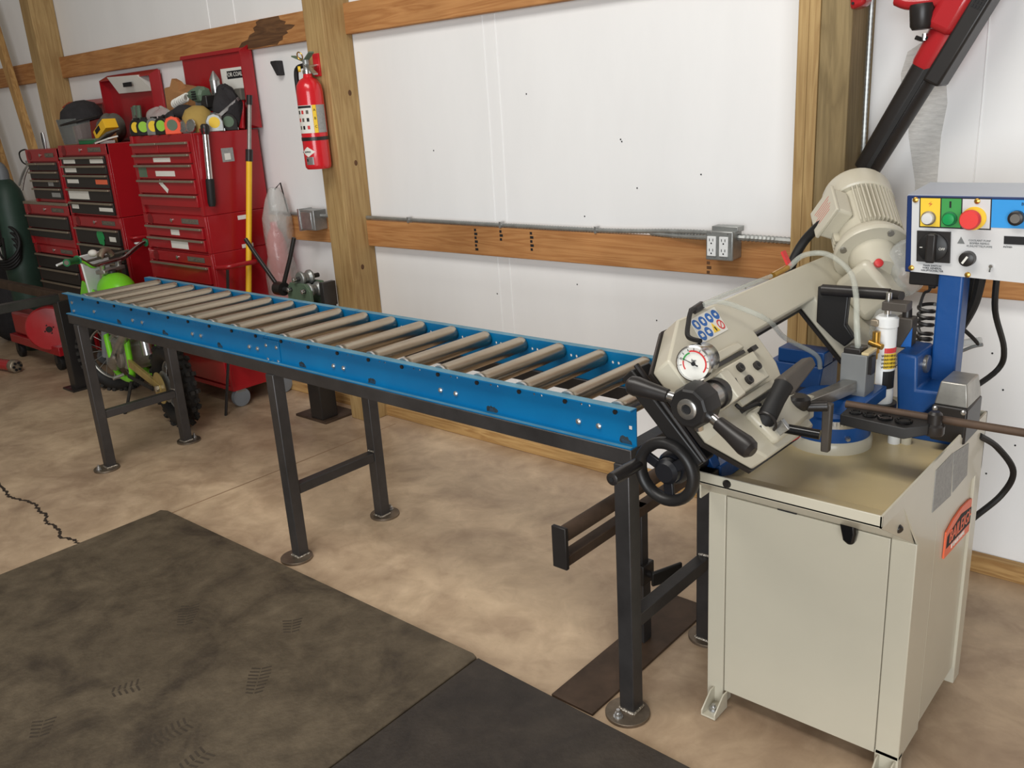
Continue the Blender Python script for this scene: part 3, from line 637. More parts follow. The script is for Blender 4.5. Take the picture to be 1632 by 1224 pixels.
# ---- front blade guide
gf = MB().box((.305, .10, .835), (.36, .175, .885)).build('front_guide', 'saw_beige', sw, bevel=.004)
for y in (.115, .15): MB().cyl((.335, y, .884), (.335, y, .888), .004, n=8).build('guide_screw', 'ink', gf)
MB().obox(H(-.03, -.03, .073), aH*.006, bH*.012, nH*.018).build('jaw_block', 'machined', sw, bevel=.001)
MB().cyl(H(-.025, -.03, .073), H(-.025, -.03, .073)+V((.075, .012, -.004)), .010, n=14).build('guide_pin', 'black_gloss', gf)
kn2 = MB().lathe([(.015, 0), (.015, .03), (.020, .035), (.025, .048), (.025, .058), (.018, .064)], (.352, .105, .84), (0, 0, 1), 18).build('clamp_knob', 'black_satin', sw)
lv = MB().cyl((.365, .115, .878), (.405, .13, .882), .011, n=12).build('clamp_lever', 'black_satin', sw)
MB().hexa([(.392, .132, .885), (.412, .132, .885), (.412, .15, .885), (.392, .15, .885)], [(.393, .132, .776), (.410, .132, .776), (.410, .15, .776), (.393, .15, .776)]).build('lever_arm', 'grip_brown', lv, bevel=.003)
MB().bar((.345, .14, .868), (.385, .315, .872), .028, .026).build('guide_bar', 'machined', sw, bevel=.001)
# ---- turntable, vise and rear guide
TC = (.318, .382)
tt = MB().lathe([(.095, 0), (.095, .022), (.090, .030)], (TC[0], TC[1], .70), (0, 0, 1), 40).build('turntable_ring', 'saw_beige', sw)
tb2 = MB().lathe([(.090, 0), (.090, .058), (.084, .062), (.082, .088), (.078, .092)], (TC[0], TC[1], .726), (0, 0, 1), 40).build('turntable', 'saw_blue', sw)
sc_ = MB(); k = 12
for i in range(k):
    t0, t1 = (math.radians(-78+62*j/k) for j in (i, i+1)); f = lambda t, z: V((TC[0]+.0905*math.cos(t), TC[1]+.0905*math.sin(t), z))
    sc_.prism([f(t0, .765), f(t1, .765), f(t1, .783), f(t0, .783)], (.0006*math.cos(t0), .0006*math.sin(t0), 0))
scl = sc_.build('angle_scale', 'zinc', tb2, smooth=False)
for i in range(13):
    t = math.radians(-76+5*i); MB().obox((TC[0]+.0915*math.cos(t), TC[1]+.0915*math.sin(t), .777), (-.0004*math.sin(t), .0004*math.cos(t), 0), (0, 0, .004), (.0004*math.cos(t), .0004*math.sin(t), 0)).build('scale_mark', 'ink', scl, smooth=False)
for t in (-45, -110): MB().lathe([(.006, 0), (.006, .006), (.003, .012)], (TC[0]+.090*math.cos(math.radians(t)), TC[1]+.090*math.sin(math.radians(t)), .742), (math.cos(math.radians(t)), math.sin(math.radians(t)), 0), 10).build('set_screw', 'zinc', tb2)
MB().hexa([(.30, .25, .82), (.43, .25, .82), (.43, .42, .82), (.30, .42, .82)], [(.325, .27, .85), (.43, .27, .85), (.43, .42, .85), (.325, .42, .85)]).build('vise_bed', 'saw_blue', sw, bevel=.004)
MB().box((.385, .262, .80), (.437, .30, .84)).build('vise_rib', 'saw_blue', sw, bevel=.003)
rg = MB().box((.358, .315, .835), (.416, .375, .945)).build('rear_guide', 'grey_paint', sw, bevel=.002)
MB().box((.362, .318, .945), (.40, .365, .957)).build('coolant_manifold', 'black_satin', rg, bevel=.002)
MB().box((.402, .318, .945), (.418, .372, .951)).build('guide_cap', 'tray_tan', rg, bevel=.001)
MB().box((.416, .325, .90), (.424, .35, .94)).build('guide_clip', 'black_satin', rg)
# back vise jaw in blue behind the grip
vj = MB().hexa([(.10, .46, .74), (.245, .46, .74), (.245, .60, .74), (.10, .60, .74)], [(.10, .50, .845), (.245, .50, .845), (.245, .60, .845), (.10, .60, .845)]).build('vise_jaw', 'saw_blue', sw, bevel=.004)
MB().box((.125, .50, .845), (.247, .56, .882)).build('jaw_top', 'saw_blue', vj, bevel=.003)
MB().box((.20, .40, .72), (.30, .46, .80)).build('vise_slide', 'black_satin', sw, bevel=.003)
MB().box((.13, .02, .702), (.22, .5, .742)).build('vise_base', 'saw_blue', sw, bevel=.004)
MB().box((.125, -.01, .701), (.215, .06, .735)).build('vise_nut_block', 'black_satin', sw, bevel=.003)
MB().prism([(.12, .0, .742), (.215, .0, .742), (.19, .0, .79), (.12, .0, .83)], (0, .03, 0)).build('vise_gusset', 'saw_blue', sw, bevel=.003)
# vise handwheel
hw = thing  # keep namespace tidy
wc = V((.199, -.17, .794))
vw = MB().torus(wc, (0, 1, 0), .062, .0122, 40, 12, 1.25).build('vise_handwheel', 'black_plastic', sw)
MB().lathe([(.027, 0), (.027, .014), (.02, .022)], wc+V((0, .012, 0)), (0, -1, 0), 20).build('wheel_hub', 'hub_black', vw)
for t in (155, 275, 35):
    d = V((math.cos(math.radians(t)), 0, math.sin(math.radians(t)))); q = V((-d.z, 0, d.x))
    MB().obox(wc+d*.044+V((0, .004, 0)), d*.024, q*.011, (0, .004, 0)).build('wheel_spoke', 'hub_black', vw, bevel=.002)
cp = wc+V((-.063, -.004, .006))
ch = MB().lathe([(.009, 0), (.013, .006), (.0145, .05), (.0135, .098), (.010, .10)], cp, (0, -1, 0), 16).build('crank_grip', 'black_satin', vw)
MB().cyl(cp+V((0, -.099, 0)), cp+V((0, -.102, 0)), .0055, n=6).build('grip_screw', 'ink', ch)
MB().cyl(wc+V((0, .01, 0)), wc+V((-.02, .22, -.05)), .018, n=16).build('vise_screw', 'black_satin', sw)
MB().lathe([(.036, 0), (.036, .05), (.03, .06)], wc+V((0, .075, 0)), (0, -1, 0), 20).build('screw_housing', 'hub_black', sw)
# ---- length stop: rod, perforated arm, clamp
rd = MB().cyl((.40, .25, .850), (.86, .255, .852), .0085, n=14).build('stop_rod', 'steel_rust', sw)
sa = MB().hexa([(.408, .195, .820), (.543, .19, .816), (.583, .215, .826), (.583, .25, .826), (.408, .245, .826)], [(.408, .195, .844), (.543, .19, .840), (.583, .215, .848), (.583, .25, .848), (.408, .245, .848)]).build('stop_arm', 'black_plastic', sw, bevel=.002)
for x, r in ((.432, .011), (.462, .012), (.494, .013), (.532, .015)): MB().torus((x, .220, .8462), (0, 0, 1), r, .003, 20, 6).build('arm_hole', 'black_gloss', sa)
sk = MB().lathe([(.018, 0), (.020, .004), (.020, .020), (.014, .024), (.014, .045), (.009, .05)], (.588, .235, .822), (0, 0, 1), 18).build('stop_clamp', 'black_satin', sw)
# ---- feed cylinder with brass valve
cy = MB().lathe([(.022, 0), (.0245, .004), (.0245, .030), (.0235, .032), (.0235, .185), (.0255, .187), (.0255, .207), (.02, .212)], (.408, .455, .795), (0, 0, 1), 28).build('feed_cylinder', 'white_paint', sw)
MB().cyl((.408, .455, .77), (.408, .455, .797), .034, n=24).build('cylinder_seat', 'black_satin', cy)
MB().cyl((.408, .455, 1.0), (.408, .455, 1.06), .007, n=12).build('piston_rod', 'chrome', cy)
MB().box((.40, .435, 1.022), (.455, .475, 1.042)).build('rod_bracket', 'grip_brown', cy, bevel=.002)
MB().box((.38, .425, .985), (.398, .445, 1.0)).build('port_block', 'trim_alu', cy, bevel=.002)
vz = MB().cyl((.398, .42, .925), (.398, .42, .975), .009, n=12).cyl((.384, .42, .948), (.416, .41, .943), .007, n=10).cyl((.398, .42, .91), (.398, .42, .927), .006, n=10).build('brass_valve', 'brass', cy)
MB().cyl((.398, .42, .845), (.398, .42, .912), .0035, n=10).build('oil_pipe', 'tray_tan', cy)
MB().lathe([(.009, 0), (.011, .006), (.011, .024), (.007, .03)], (.398, .42, .818), (0, 0, 1), 8).build('brass_fitting', 'brass', cy)
pc_ = V((.408, .455, 0))
def wrap(name, mat, z0, z1, a0, a1):
    mb = MB(); k = 6
    for i in range(k):
        t0, t1 = (math.radians(a0+(a1-a0)*j/k) for j in (i, i+1)); f = lambda t, z: pc_+V((.0238*math.cos(t), .0238*math.sin(t), z))
        mb.prism([f(t0, z0), f(t1, z0), f(t1, z1), f(t0, z1)], (.0006*math.cos(t0), .0006*math.sin(t0), 0))
    return mb.build(name, mat, cy, smooth=False)
wrap('hazard_label', 'sign_red', .922, .934, -75, 10); wrap('hazard_label', 'label_yellow', .884, .921, -75, 10); wrap('hazard_label', 'ink', .835, .878, -75, 10)
for i in range(4):
    t = math.radians(-48); text('WARNING', 'label_text', 'ink', cy, pc_+V((.0247*math.cos(t), .0247*math.sin(t), .916-.009*i)), (-math.sin(t), math.cos(t), 0), (0, 0, 1), .0075)
# ---- blue rear casting and control column
cs = MB().prism([(.435, .50, .705), (.478, .50, .705), (.488, .50, .765), (.51, .50, .79), (.558, .50, .80), (.562, .50, .828), (.472, .50, .824), (.468, .50, .905), (.42, .50, .908)], (0, .13, 0)).build('pivot_casting', 'saw_blue', sw, bevel=.006, seg=3)
MB().cyl((.462, .56, .872), (.478, .56, .872), .022, n=20).build('pivot_pin', 'machined', cs, bevel=.003)
MB().box((.44, .50, .70), (.58, .64, .72)).build('pivot_foot', 'saw_blue', cs, bevel=.003)
cl = MB().box((.470, .60, .815), (.526, .66, 1.085)).build('control_column', 'saw_blue', sw, bevel=.006, seg=3)
pu = MB().hexa([(.525, .44, .73), (.60, .44, .73), (.60, .56, .73), (.525, .56, .73)], [(.525, .44, .815), (.60, .44, .815), (.60, .56, .815), (.525, .56, .815)]).build('coolant_pump', 'black_satin', sw, bevel=.004)
MB().hexa([(.527, .446, .815), (.598, .446, .815), (.598, .56, .815), (.527, .56, .815)], [(.535, .455, .868), (.59, .455, .868), (.59, .55, .868), (.535, .55, .868)]).build('pump_cover', 'aluminium', pu, bevel=.003)
for x in (.533, .592): MB().lathe([(.006, 0), (.006, .004), (.003, .007)], (x, .438, .808), (0, -1, 0), 8).build('pump_screw', 'zinc', pu)
MB().cyl((.445, .45, .701), (.445, .45, .735), .014, n=14).build('drain_cup', 'white_paint', sw)
MB().cyl((.47, .46, .701), (.47, .46, .722), .012, n=12).build('drain_cup', 'saw_beige', sw)
# ---- control box
KX0, KX1, KY, KZ0, KZ1 = .388, .735, .60, 1.082, 1.262
bxo = MB().hexa([(KX0+.006, KY, KZ0), (KX1, KY, KZ0), (KX1, KY+.17, KZ0), (KX0+.006, KY+.17, KZ0)], [(KX0-.002, KY, KZ1), (KX1, KY, KZ1), (KX1, KY+.17, KZ1+.012), (KX0-.002, KY+.17, KZ1+.012)]).build('control_box', 'saw_blue_dark', sw, bevel=.002)
MB().hexa([(KX0-.002, KY+.006, KZ1), (KX1, KY+.006, KZ1), (KX1, KY+.17, KZ1+.012), (KX0-.002, KY+.17, KZ1+.012)], [(KX0-.002, KY+.006, KZ1+.002), (KX1, KY+.006, KZ1+.002), (KX1, KY+.17, KZ1+.014), (KX0-.002, KY+.17, KZ1+.014)]).build('box_lid', 'panel_top', bxo)
def pn(u, v): # panel position in metres from pixel-like panel coordinates
    return V((KX0+(u-1447)*.00131+.010*(v-312)/123, KY, KZ1-(v-312)*.00147))
pl = MB().prism([pn(1455, 316), pn(1455, 433), pn(1715, 441), pn(1715, 316)], (0, -.003, 0)).build('control_panel', 'panel_white', bxo, smooth=False)
def patch(name, mat, u0, v0, u1, v1, dep=.0008, off=.003):
    return MB().prism([pn(u0, v0)-V((0, off, 0)), pn(u0, v1)-V((0, off, 0)), pn(u1, v1)-V((0, off, 0)), pn(u1, v0)-V((0, off, 0))], (0, -dep, 0)).build(name, mat, pl, smooth=False)
patch('panel_border', 'ink', 1468, 313.5, 1585, 361); patch('panel_field', 'label_yellow', 1470, 315, 1503, 359, .0012); patch('panel_field', 'panel_green', 1505, 315, 1537, 359, .0012)
patch('panel_field', 'panel_white', 1539, 315, 1583, 359, .0012); patch('panel_field', 'panel_blue', 1585, 315, 1715, 357, .0012)
def button(name, mat, u, v, r, dep, ring=None):
    c = pn(u, v)-V((0, .003, 0))
    if ring: MB().lathe([(r*1.22, 0), (r*1.22, .004), (r*1.05, .006)], c, (0, -1, 0), 24).build('button_ring', ring, pl)
    return MB().lathe([(r, 0), (r, dep*.7), (r*.9, dep), (r*.4, dep*1.08)], c, (0, -1, 0), 24).build(name, mat, pl)
button('pilot_lamp', 'lamp_clear', 1484, 346, .0135, .014, 'trim_alu'); button('start_button', 'green_btn', 1519, 346, .0135, .014, 'green_dark')
MB().lathe([(.026, 0), (.026, .003)], pn(1558, 344)-V((0, .004, 0)), (0, -1, 0), 28).build('stop_collar', 'label_yellow', pl)
MB().lathe([(.013, 0), (.013, .018), (.0215, .020), (.0225, .030), (.019, .036)], pn(1557, 344)-V((0, .004, 0)), (0, -1, 0), 28).build('stop_button', 'red_btn', pl)
kb_ = MB().lathe([(.016, 0), (.016, .014), (.013, .016)], pn(1624, 341)-V((0, .004, 0)), (0, -1, 0), 20).build('speed_knob', 'black_satin', pl)
MB().lathe([(.010, 0), (.010, .003)], pn(1624, 341)-V((0, .020, 0)), (0, -1, 0), 20).build('knob_cap', 'chrome', kb_)
p_ = pn(1486, 324)-V((0, .0044, 0)); MB().prism([p_+V((.003, 0, .006)), p_+V((-.004, 0, .0)), p_+V((.002, 0, .0)), p_+V((-.002, 0, -.006)), p_+V((.005, 0, .0012)), p_+V((-.001, 0, .0012))], (0, -.0005, 0)).build('lightning_mark', 'sign_red', pl, smooth=False)
patch('start_mark', 'ink', 1518, 319, 1521, 329, .0005, .0044)
sq = patch('main_switch_plate', 'black_satin', 1466, 366, 1522, 415, .006)
sc2 = pn(1494, 391)-V((0, .009, 0)); MB().lathe([(.033, 0), (.033, .007), (.030, .009)], sc2, (0, -1, 0), 32).build('main_switch', 'black_plastic', pl)
MB().obox(sc2+V((.0, -.015, 0)), (.0105, 0, 0), (0, .008, 0), (0, 0, .034)).build('switch_handle', 'black_satin', pl, bevel=.004)
text('OFF', 'lettering', 'paper', pl, sc2+V((.022, -.010, -.002)), (1, 0, 0), (0, 0, 1), .008)
MB().obox(sc2+V((-.024, -.0095, 0)), (.003, 0, 0), (0, .0004, 0), (0, 0, .0008)).build('switch_mark', 'paper', pl)
for i, t in enumerate(('MAIN SWITCH', 'WIRE GENERAL', 'HAUPTSCHALTER')): text(t, 'lettering', 'ink', pl, pn(1492, 421.5+4*i)-V((0, .0034, 0)), (1, 0, 0.0), (0, 0, 1), .0062)
for i, t in enumerate(('COOLANT PUMP', 'BOMBA REFRIG', 'KUHLMITTELPUMPE')): text(t, 'lettering', 'grey_paint', pl, pn(1568, 378+4.4*i)-V((0, .0034, 0)), (1, 0, 0), (0, 0, 1), .0060)
text('BLADE SPEED', 'lettering', 'ink', pl, pn(1650, 321)-V((0, .0044, 0)), (1, 0, 0), (0, 0, 1), .009); text('m/min', 'lettering', 'ink', pl, pn(1612, 385)-V((0, .0034, 0)), (1, 0, 0), (0, 0, 1), .007)
patch('display_window', 'ink', 1606, 369, 1680, 381, .002)
p_ = pn(1538, 379)-V((0, .0034, 0)); MB().prism([p_+V((-.007, 0, -.007)), p_+V((.009, 0, -.007)), p_+V((.0, 0, .009))], (0, -.0004, 0)).build('panel_icon', 'grey_paint', pl, smooth=False)
sk2 = MB().lathe([(.0175, 0), (.0165, .016), (.013, .018)], pn(1551, 406)-V((0, .003, 0)), (0, -1, 0), 22).build('selector_knob', 'black_satin', pl)
MB().obox(pn(1549, 407)-V((0, .0215, 0)), (.002, 0, -.0014), (0, .001, 0), (.005, 0, .008)).build('selector_mark', 'paper', sk2)
tg = MB().lathe([(.005, 0), (.004, .006)], pn(1588, 416)-V((0, .003, 0)), (0, -1, 0), 12).build('toggle', 'chrome', pl); MB().tube([pn(1588, 416)-V((0, .006, 0)), pn(1588, 423)-V((0, .016, 0))], .002, 8).build('toggle_lever', 'chrome', tg)
for u, v in ((1461, 318), (1562, 318), (1456, 427), (1551, 432)): MB().lathe([(.0068, 0), (.006, .003), (.002, .005)], pn(u, v)-V((0, .003, 0)), (0, -1, 0), 12).build('panel_screw', 'brass', pl)
MB().box((.395, .63, 1.045), (.475, .70, 1.082)).build('box_bracket', 'black_satin', bxo, bevel=.004)
# ---- rear arm with spring
MB().cyl((.235, .50, 1.043), (.395, .50, 1.046), .014, n=16).build('limit_arm', 'black_satin', hd)
MB().prism([(.222, .50, 1.05), (.30, .50, 1.05), (.295, .50, .96), (.318, .50, .93), (.296, .50, .905), (.268, .50, .922), (.222, .50, .96)], (0, .02, 0)).build('limit_plate', 'black_plastic', hd, bevel=.003)
MB().cyl((.386, .50, 1.046), (.398, .50, 1.046), .010, n=10).build('arm_nut', 'brass', hd)
MB().cyl((.398, .50, 1.046), (.425, .49, 1.046), .012, n=12).build('arm_end', 'black_satin', hd)
sp_ = []
for i in range(9*12+1):
    t = i/12*2*math.pi; k = i/108; sp_.append((.434+(.019-.006*k)*math.cos(t), .66+(.019-.006*k)*math.sin(t), .975-.125*k+(0.02*(1-k)**2 if k < .4 else 0)))
MB().tube(sp_, .0048, 6).build('return_spring', 'black_satin', hd)
MB().tube([(.44, .66, 1.07), (.437, .66, 1.03), (.425, .66, 1.02), (.418, .655, .985)], .004, 6, smooth=4).build('spring_hook', 'black_satin', hd)
MB().box((.435, .65, 1.035), (.452, .67, 1.085)).build('spring_lug', 'black_satin', hd, bevel=.003)
lm = MB().box((.388, .57, .90), (.43, .61, .975)).build('limit_switch', 'grip_brown', sw, bevel=.003)
MB().prism([(.408, .569, .905), (.432, .569, .905), (.432, .569, .955)], (0, -.004, 0)).build('switch_label', 'sign_blue', lm, smooth=False)
MB().lathe([(.012, 0), (.011, .02), (.006, .03)], (.41, .59, .975), (0, 0, 1), 12).build('switch_plunger', 'black_satin', lm)
# ---- gearbox and motor
md_ = (aH*.72+bH*.69).normalized(); Fc = H(.744, .202, .14)
gb = MB().obox(H(.69, .13, .105), aH*.055, bH*.065, nH*.055).build('gearbox', 'saw_beige', hd, bevel=.018, seg=3)
MB().lathe([(.05, 0), (.052, .03), (.062, .075)], Fc-md_*.085, md_, 28).build('gearbox_neck', 'saw_beige', gb)
MB().lathe([(.007, 0), (.011, .002), (.011, .010), (.006, .013)], H(.655, .165, .168), (nH*.8-aH*.6), 12).build('oil_plug', 'sign_red', gb)
mt = MB().lathe([(.096, 0), (.098, .004), (.098, .014), (.090, .020), (.080, .024)], Fc-md_*.012, md_, 40).build('motor_flange', 'saw_beige', hd)
mo = MB().lathe([(.094, 0), (.094, .012), (.084, .03), (.076, .04), (.076, .185), (.07, .19)], Fc+md_*.004, md_, 40).build('motor_body', 'saw_beige', hd)
ex, ey, _z = frame(md_)
eB = (-aH*.69+bH*.72); angB = math.atan2(eB.dot(ey), eB.dot(ex))
for i in range(48):
    t = 2*math.pi*i/48
    if abs((t-angB+math.pi) % (2*math.pi)-math.pi) < .42: continue
    d = ex*math.cos(t)+ey*math.sin(t); q = -ex*math.sin(t)+ey*math.cos(t)
    MB().obox(Fc+md_*.115+d*.081, md_*.072, d*.009, q*.0018).build('cooling_fin', 'saw_beige', mo, smooth=False)
fc_ = MB().lathe([(.088, 0), (.0925, .004), (.0925, .058), (.086, .074), (.066, .084), (.02, .087)], Fc+md_*.188, md_, 40).build('fan_cover', 'saw_beige', hd)
jx = (eB-nH*.25).normalized(); jn = jx.cross(md_).normalized()
jb = MB().obox(Fc+md_*.125+jx*.092, md_*.048, jx*.024, jn*.048).build('junction_box', 'saw_beige', hd, bevel=.008, seg=3)
MB().obox(Fc+md_*.125+jx*.118, md_*.052, jx*.005, jn*.052).build('junction_lid', 'saw_beige', jb, bevel=.003)
for i in range(6): MB().obox(Fc+md_*(.148-.009*i)+jx*.1232, md_*.0006, jx*.0003, jn*(.034-.004*(i % 3))).build('stamped_text', 'sign_red', jb, smooth=False)
for t in (20, 110, 200, 290):
    a_ = math.radians(t); d = ex*math.cos(a_)+ey*math.sin(a_); MB().cyl(Fc-md_*.018+d*.084, Fc-md_*.010+d*.084, .0085, n=8).build('flange_bolt', 'machined', mt)
MB().ball(H(.74, .12, .185), .058, .06, .070, lump=.09, seed=4, u=28, v=18).build('plastic_wrap', 'plastic_film', hd)
MB().ball(H(.66, .03, .085), .04, .06, .05, lump=.1, seed=9, u=28, v=18).build('plastic_wrap', 'plastic_film', hd)
# ---- hoses and cables
MB().tube([Fc+md_*.10+jx*.10-jn*.045, (.085, .76, 1.13), (.055, .74, 1.07), (.06, .70, 1.03)], .013, 10, smooth=6).build('motor_cable', 'black_rubber', hd)
bv = MB().cyl(H(.45, .285, .03), H(.54, .29, .03), .008, n=10).build('coolant_valve', 'brass', hd)
MB().prism([H(.54, .29, .03), H(.56, .29, .03), H(.585, .335, .03), H(.565, .335, .03)], nH*.006).build('valve_lever', 'sign_red', bv)
MB().tube([H(.43, .284, .035), H(.3, .283, .04), H(.1, .281, .04), H(.03, .272, .05)], .0055, 8, smooth=5).build('coolant_hose', 'clear_hose', hd)
MB().tube([H(.54, .288, .035), H(.60, .295, .06), H(.62, .26, .10), (.29, .52, 1.09), (.345, .42, 1.06), (.378, .345, 1.01), (.388, .335, .955)], .007, 10, smooth=7).build('coolant_hose', 'clear_hose', hd)
MB().tube([H(.05, .272, .062), H(.09, .264, .07), H(.13, .232, .078), H(.19, .176, .082), (.205, .36, .95), (.237, .47, .885), (.242, .49, .845)], .006, 10, smooth=7).build('coolant_hose', 'clear_hose', hd)
MB().tube([H(.03, .274, .052), H(-.02, .268, .07), H(-.07, .245, .08), H(-.12, .215, .09), gc+V((-.004, .03, .036))], .005, 8, smooth=6).build('gauge_hose', 'black_rubber', hd)
MB().cyl(H(.015, .272, .05), H(.06, .277, .05), .009, n=10).build('hose_joint', 'black_satin', hd)
MB().tube([(.372, .335, .957), (.40, .335, .957)], .004, 6).build('hose_clip', 'black_satin', rg)
for pts, r in ((((.575, .69, 1.085), (.572, .72, .98), (.572, .86, .85), (.555, .90, .78), (.51, .80, .74), (.50, .70, .75)), .0075),
               (((.545, .68, 1.085), (.53, .70, 1.0), (.50, .72, .93), (.47, .72, .88)), .012), (((.525, .69, 1.085), (.51, .72, 1.0), (.485, .73, .93)), .006),
               (((.505, .69, 1.085), (.49, .74, 1.03), (.46, .78, .98)), .009), (((.50, .72, .93), (.52, .75, .90), (.53, .78, .875)), .005)):
    MB().tube(pts, r, 8, smooth=6).build('power_cable', 'black_rubber', sw)
MB().tube([(.593, .60, .70), (.615, .70, .64), (.645, .76, .56), (.62, .78, .48), (.57, .72, .42), (.55, .648, .39)], .008, 8, smooth=7).build('power_cable', 'black_rubber', sw)
MB().tube([(.455, .76, .86), (.50, .78, .875), (.535, .78, .885)], .010, 8, smooth=4).build('grease_line', 'plastic_film', sw)
MB().tube([(.455, .76, .83), (.49, .78, .85), (.52, .78, .868), (.54, .78, .875)], .0045, 8, smooth=4).build('grease_line', 'galv', sw)
# ================================================================ tool chests
def drawer(parent, x0, x1, y, z0, z1, mat, stickers=(), handle=True):
    d = MB().box((x0, y-.010, z0), (x1, y+.02, z1)).build('drawer', mat, parent, bevel=.002)
    if handle: MB().box((x0+.002, y-.024, z1-.013), (x1-.002, y-.009, z1-.001)).build('handle', 'trim_alu', d, bevel=.002)
    for (u0, u1, v0, v1, m) in stickers:
        MB().box((x0+(x1-x0)*u0, y-.0112, z0+(z1-z0)*v0), (x0+(x1-x0)*u1, y-.0098, z0+(z1-z0)*v1)).build('sticker', m, d)
    return d
def body(parent, x0, x1, y0, y1, z0, z1, name='body', mat='chest_red'):
    b = MB().box((x0, y0+.012, z0), (x1, y1, z1)).build(name, mat, parent, bevel=.003)
    for a, c in ((x0, x0+.028), (x1-.028, x1)): MB().box((a, y0, z0), (c, y0+.014, z1)).build('front_stile', mat, b, bevel=.003)
    return b
def header(parent, x0, x1, y0, z0, z1, badge=True, txt='CRAFTSMAN'):
    h = MB().box((x0, y0-.002, z0), (x1, y0+.014, z1)).build('header', 'chest_red', parent, bevel=.003)
    w_ = x1-x0; zc = (z0+z1)/2
    MB().lathe([(.011, 0), (.011, .006), (.006, .009)], (x0+w_*.48, y0-.002, zc), (0, -1, 0), 14).build('lock', 'chrome', h)
    if badge:
        MB().box((x0+w_*.64, y0-.005, zc-.013), (x0+w_*.90, y0-.002, zc+.013)).build('badge', 'cloth_grey', h, bevel=.001)
        text(txt, 'lettering', 'trim_alu', h, (x0+w_*.77, y0-.0054, zc), (1, 0, 0), (0, 0, 1), .024)
        MB().lathe([(.03, 0), (.03, .0015)], (x0+w_*.12, y0-.002, zc), (0, -1, 0), 20).build('emblem', 'chest_red_dark', h)
    return h
def lid(parent, x0, x1, y, z0, z1, dep, tilt=0.0, left=True):
    l = MB().hexa([(x0, y, z0), (x1, y, z0), (x1, y+.012, z0), (x0, y+.012, z0)], [(x0, y-tilt, z1), (x1, y-tilt, z1), (x1, y+.012-tilt, z1), (x0, y+.012-tilt, z1)]).build('lid', 'chest_red', parent, bevel=.002)
    for xa, xb in (((x0, x0+.008), (x1-.008, x1)) if left else ((x1-.008, x1),)):
        MB().prism([(xa, y, z0), (xa, y-dep, z0+.02), (xa, y-dep-tilt, z1-.03), (xa, y-tilt, z1)], (xb-xa, 0, 0)).build('lid_flange', 'chest_red', l)
    if not left: dep = .012
    MB().prism([(x0, y-tilt, z1), (x0, y-dep-tilt, z1-.03), (x0, y-dep-tilt, z1-.024), (x0, y-tilt, z1+.006)], (x1-x0, 0, 0)).build('lid_flange', 'chest_red', l)
    return l
def caster(parent, x, y, z):
    c = MB().box((x-.022, y-.03, .085), (x+.022, y+.03, z)).build('caster_fork', 'galv', parent, bevel=.003)
    MB().lathe([(.03, -.016), (.052, -.014), (.055, 0), (.052, .014), (.03, .016)], (x+.006, y, .055), (1, 0, 0), 24).build('caster_wheel', 'caster_grey', c)
PS = 'paper'
# big right-hand stack
X0, X1, Y0, Y1 = -3.845, -3.19, .84, 1.235
G = 'stacked red tool chests along the wall'
t = thing('tool_chest', 'red top tool chest heaped with tape measures and gloves, lid open', 'tool chest', (X0+.32, Y0+.2, 1.06), G)
bb = body(t, X0, X1, Y0, Y1, 1.062, 1.48)
xm_ = (X0+X1)/2-.01
drawer(t, X0+.03, xm_-.004, Y0, 1.388, 1.442, 'chest_red'); drawer(t, xm_+.004, X1-.03, Y0, 1.388, 1.442, 'chest_red')
for z0, z1, st_ in ((1.334, 1.382, ((.36, .66, .15, .62, PS),)), (1.254, 1.328, ((.05, .2, .1, .8, 'tool_green'), (.36, .70, .18, .55, PS))), (1.176, 1.248, ()), (1.108, 1.170, ())): drawer(t, X0+.03, X1-.03, Y0, z0, z1, 'chest_red', st_)
mb = MB().obox((X0+.31, Y0-.0125, 1.214), (.038, 0, -.026), (0, .0006, 0), (.008, 0, .010)); mb.build('sticker', PS, t)
lid(t, X0+.0, X1+.03, 1.232, 1.485, 1.905, .06, left=False)
MB().box((-3.45, 1.224, 1.655), (-3.18, 1.233, 1.80)).build('lid_poster', PS, t); MB().box((-3.39, 1.2225, 1.745), (-3.19, 1.2245, 1.785)).build('poster_band', 'ink', t)
text('FOR COAL', 'lettering', PS, t, (-3.32, 1.2218, 1.765), (1, 0, 0), (0, 0, 1), .032); MB().box((-3.46, 1.2225, 1.66), (-3.42, 1.2245, 1.70)).build('poster_band', 'label_yellow', t)
MB().box((X1, .995, 1.325), (X1+.0015, 1.065, 1.395)).build('side_sticker', 'paper_grey', t); MB().box((X1+.0012, 1.01, 1.335), (X1+.002, 1.045, 1.368)).build('side_sticker', PS, t)
t = thing('drawer_chest', 'red two drawer middle chest under the heaped tool chest', 'tool chest', (X0+.32, Y0+.2, .86), G)
body(t, X0-.004, X1+.004, Y0, Y1, .865, 1.061); header(t, X0, X1, Y0, 1.005, 1.058)
drawer(t, X0+.03, X1-.03, Y0, .942, 1.0, 'chest_red', ((.45, .6, .2, .7, PS),)); drawer(t, X0+.03, X1-.03, Y0, .875, .936, 'chest_red', ((.42, .72, .1, .85, PS),))
MB().box((X1+.004, 1.03, 1.020), (X1+.0055, 1.10, 1.042)).build('side_sticker', PS, t); MB().box((X1+.004, 1.03, .868), (X1+.0055, 1.10, .888)).build('side_sticker', PS, t)
t = thing('roller_cabinet', 'red rolling tool cabinet on grey casters under the heaped tool chest', 'tool cabinet', (X0+.32, Y0+.2, 0), G)
body(t, X0-.02, X1+.006, Y0, Y1, .12, .864); header(t, X0-.01, X1, Y0, .80, .855)
for z0, z1 in ((.70, .795), (.58, .694), (.46, .574), (.30, .454), (.14, .294)): drawer(t, X0+.02, X1-.03, Y0, z0, z1, 'chest_red')
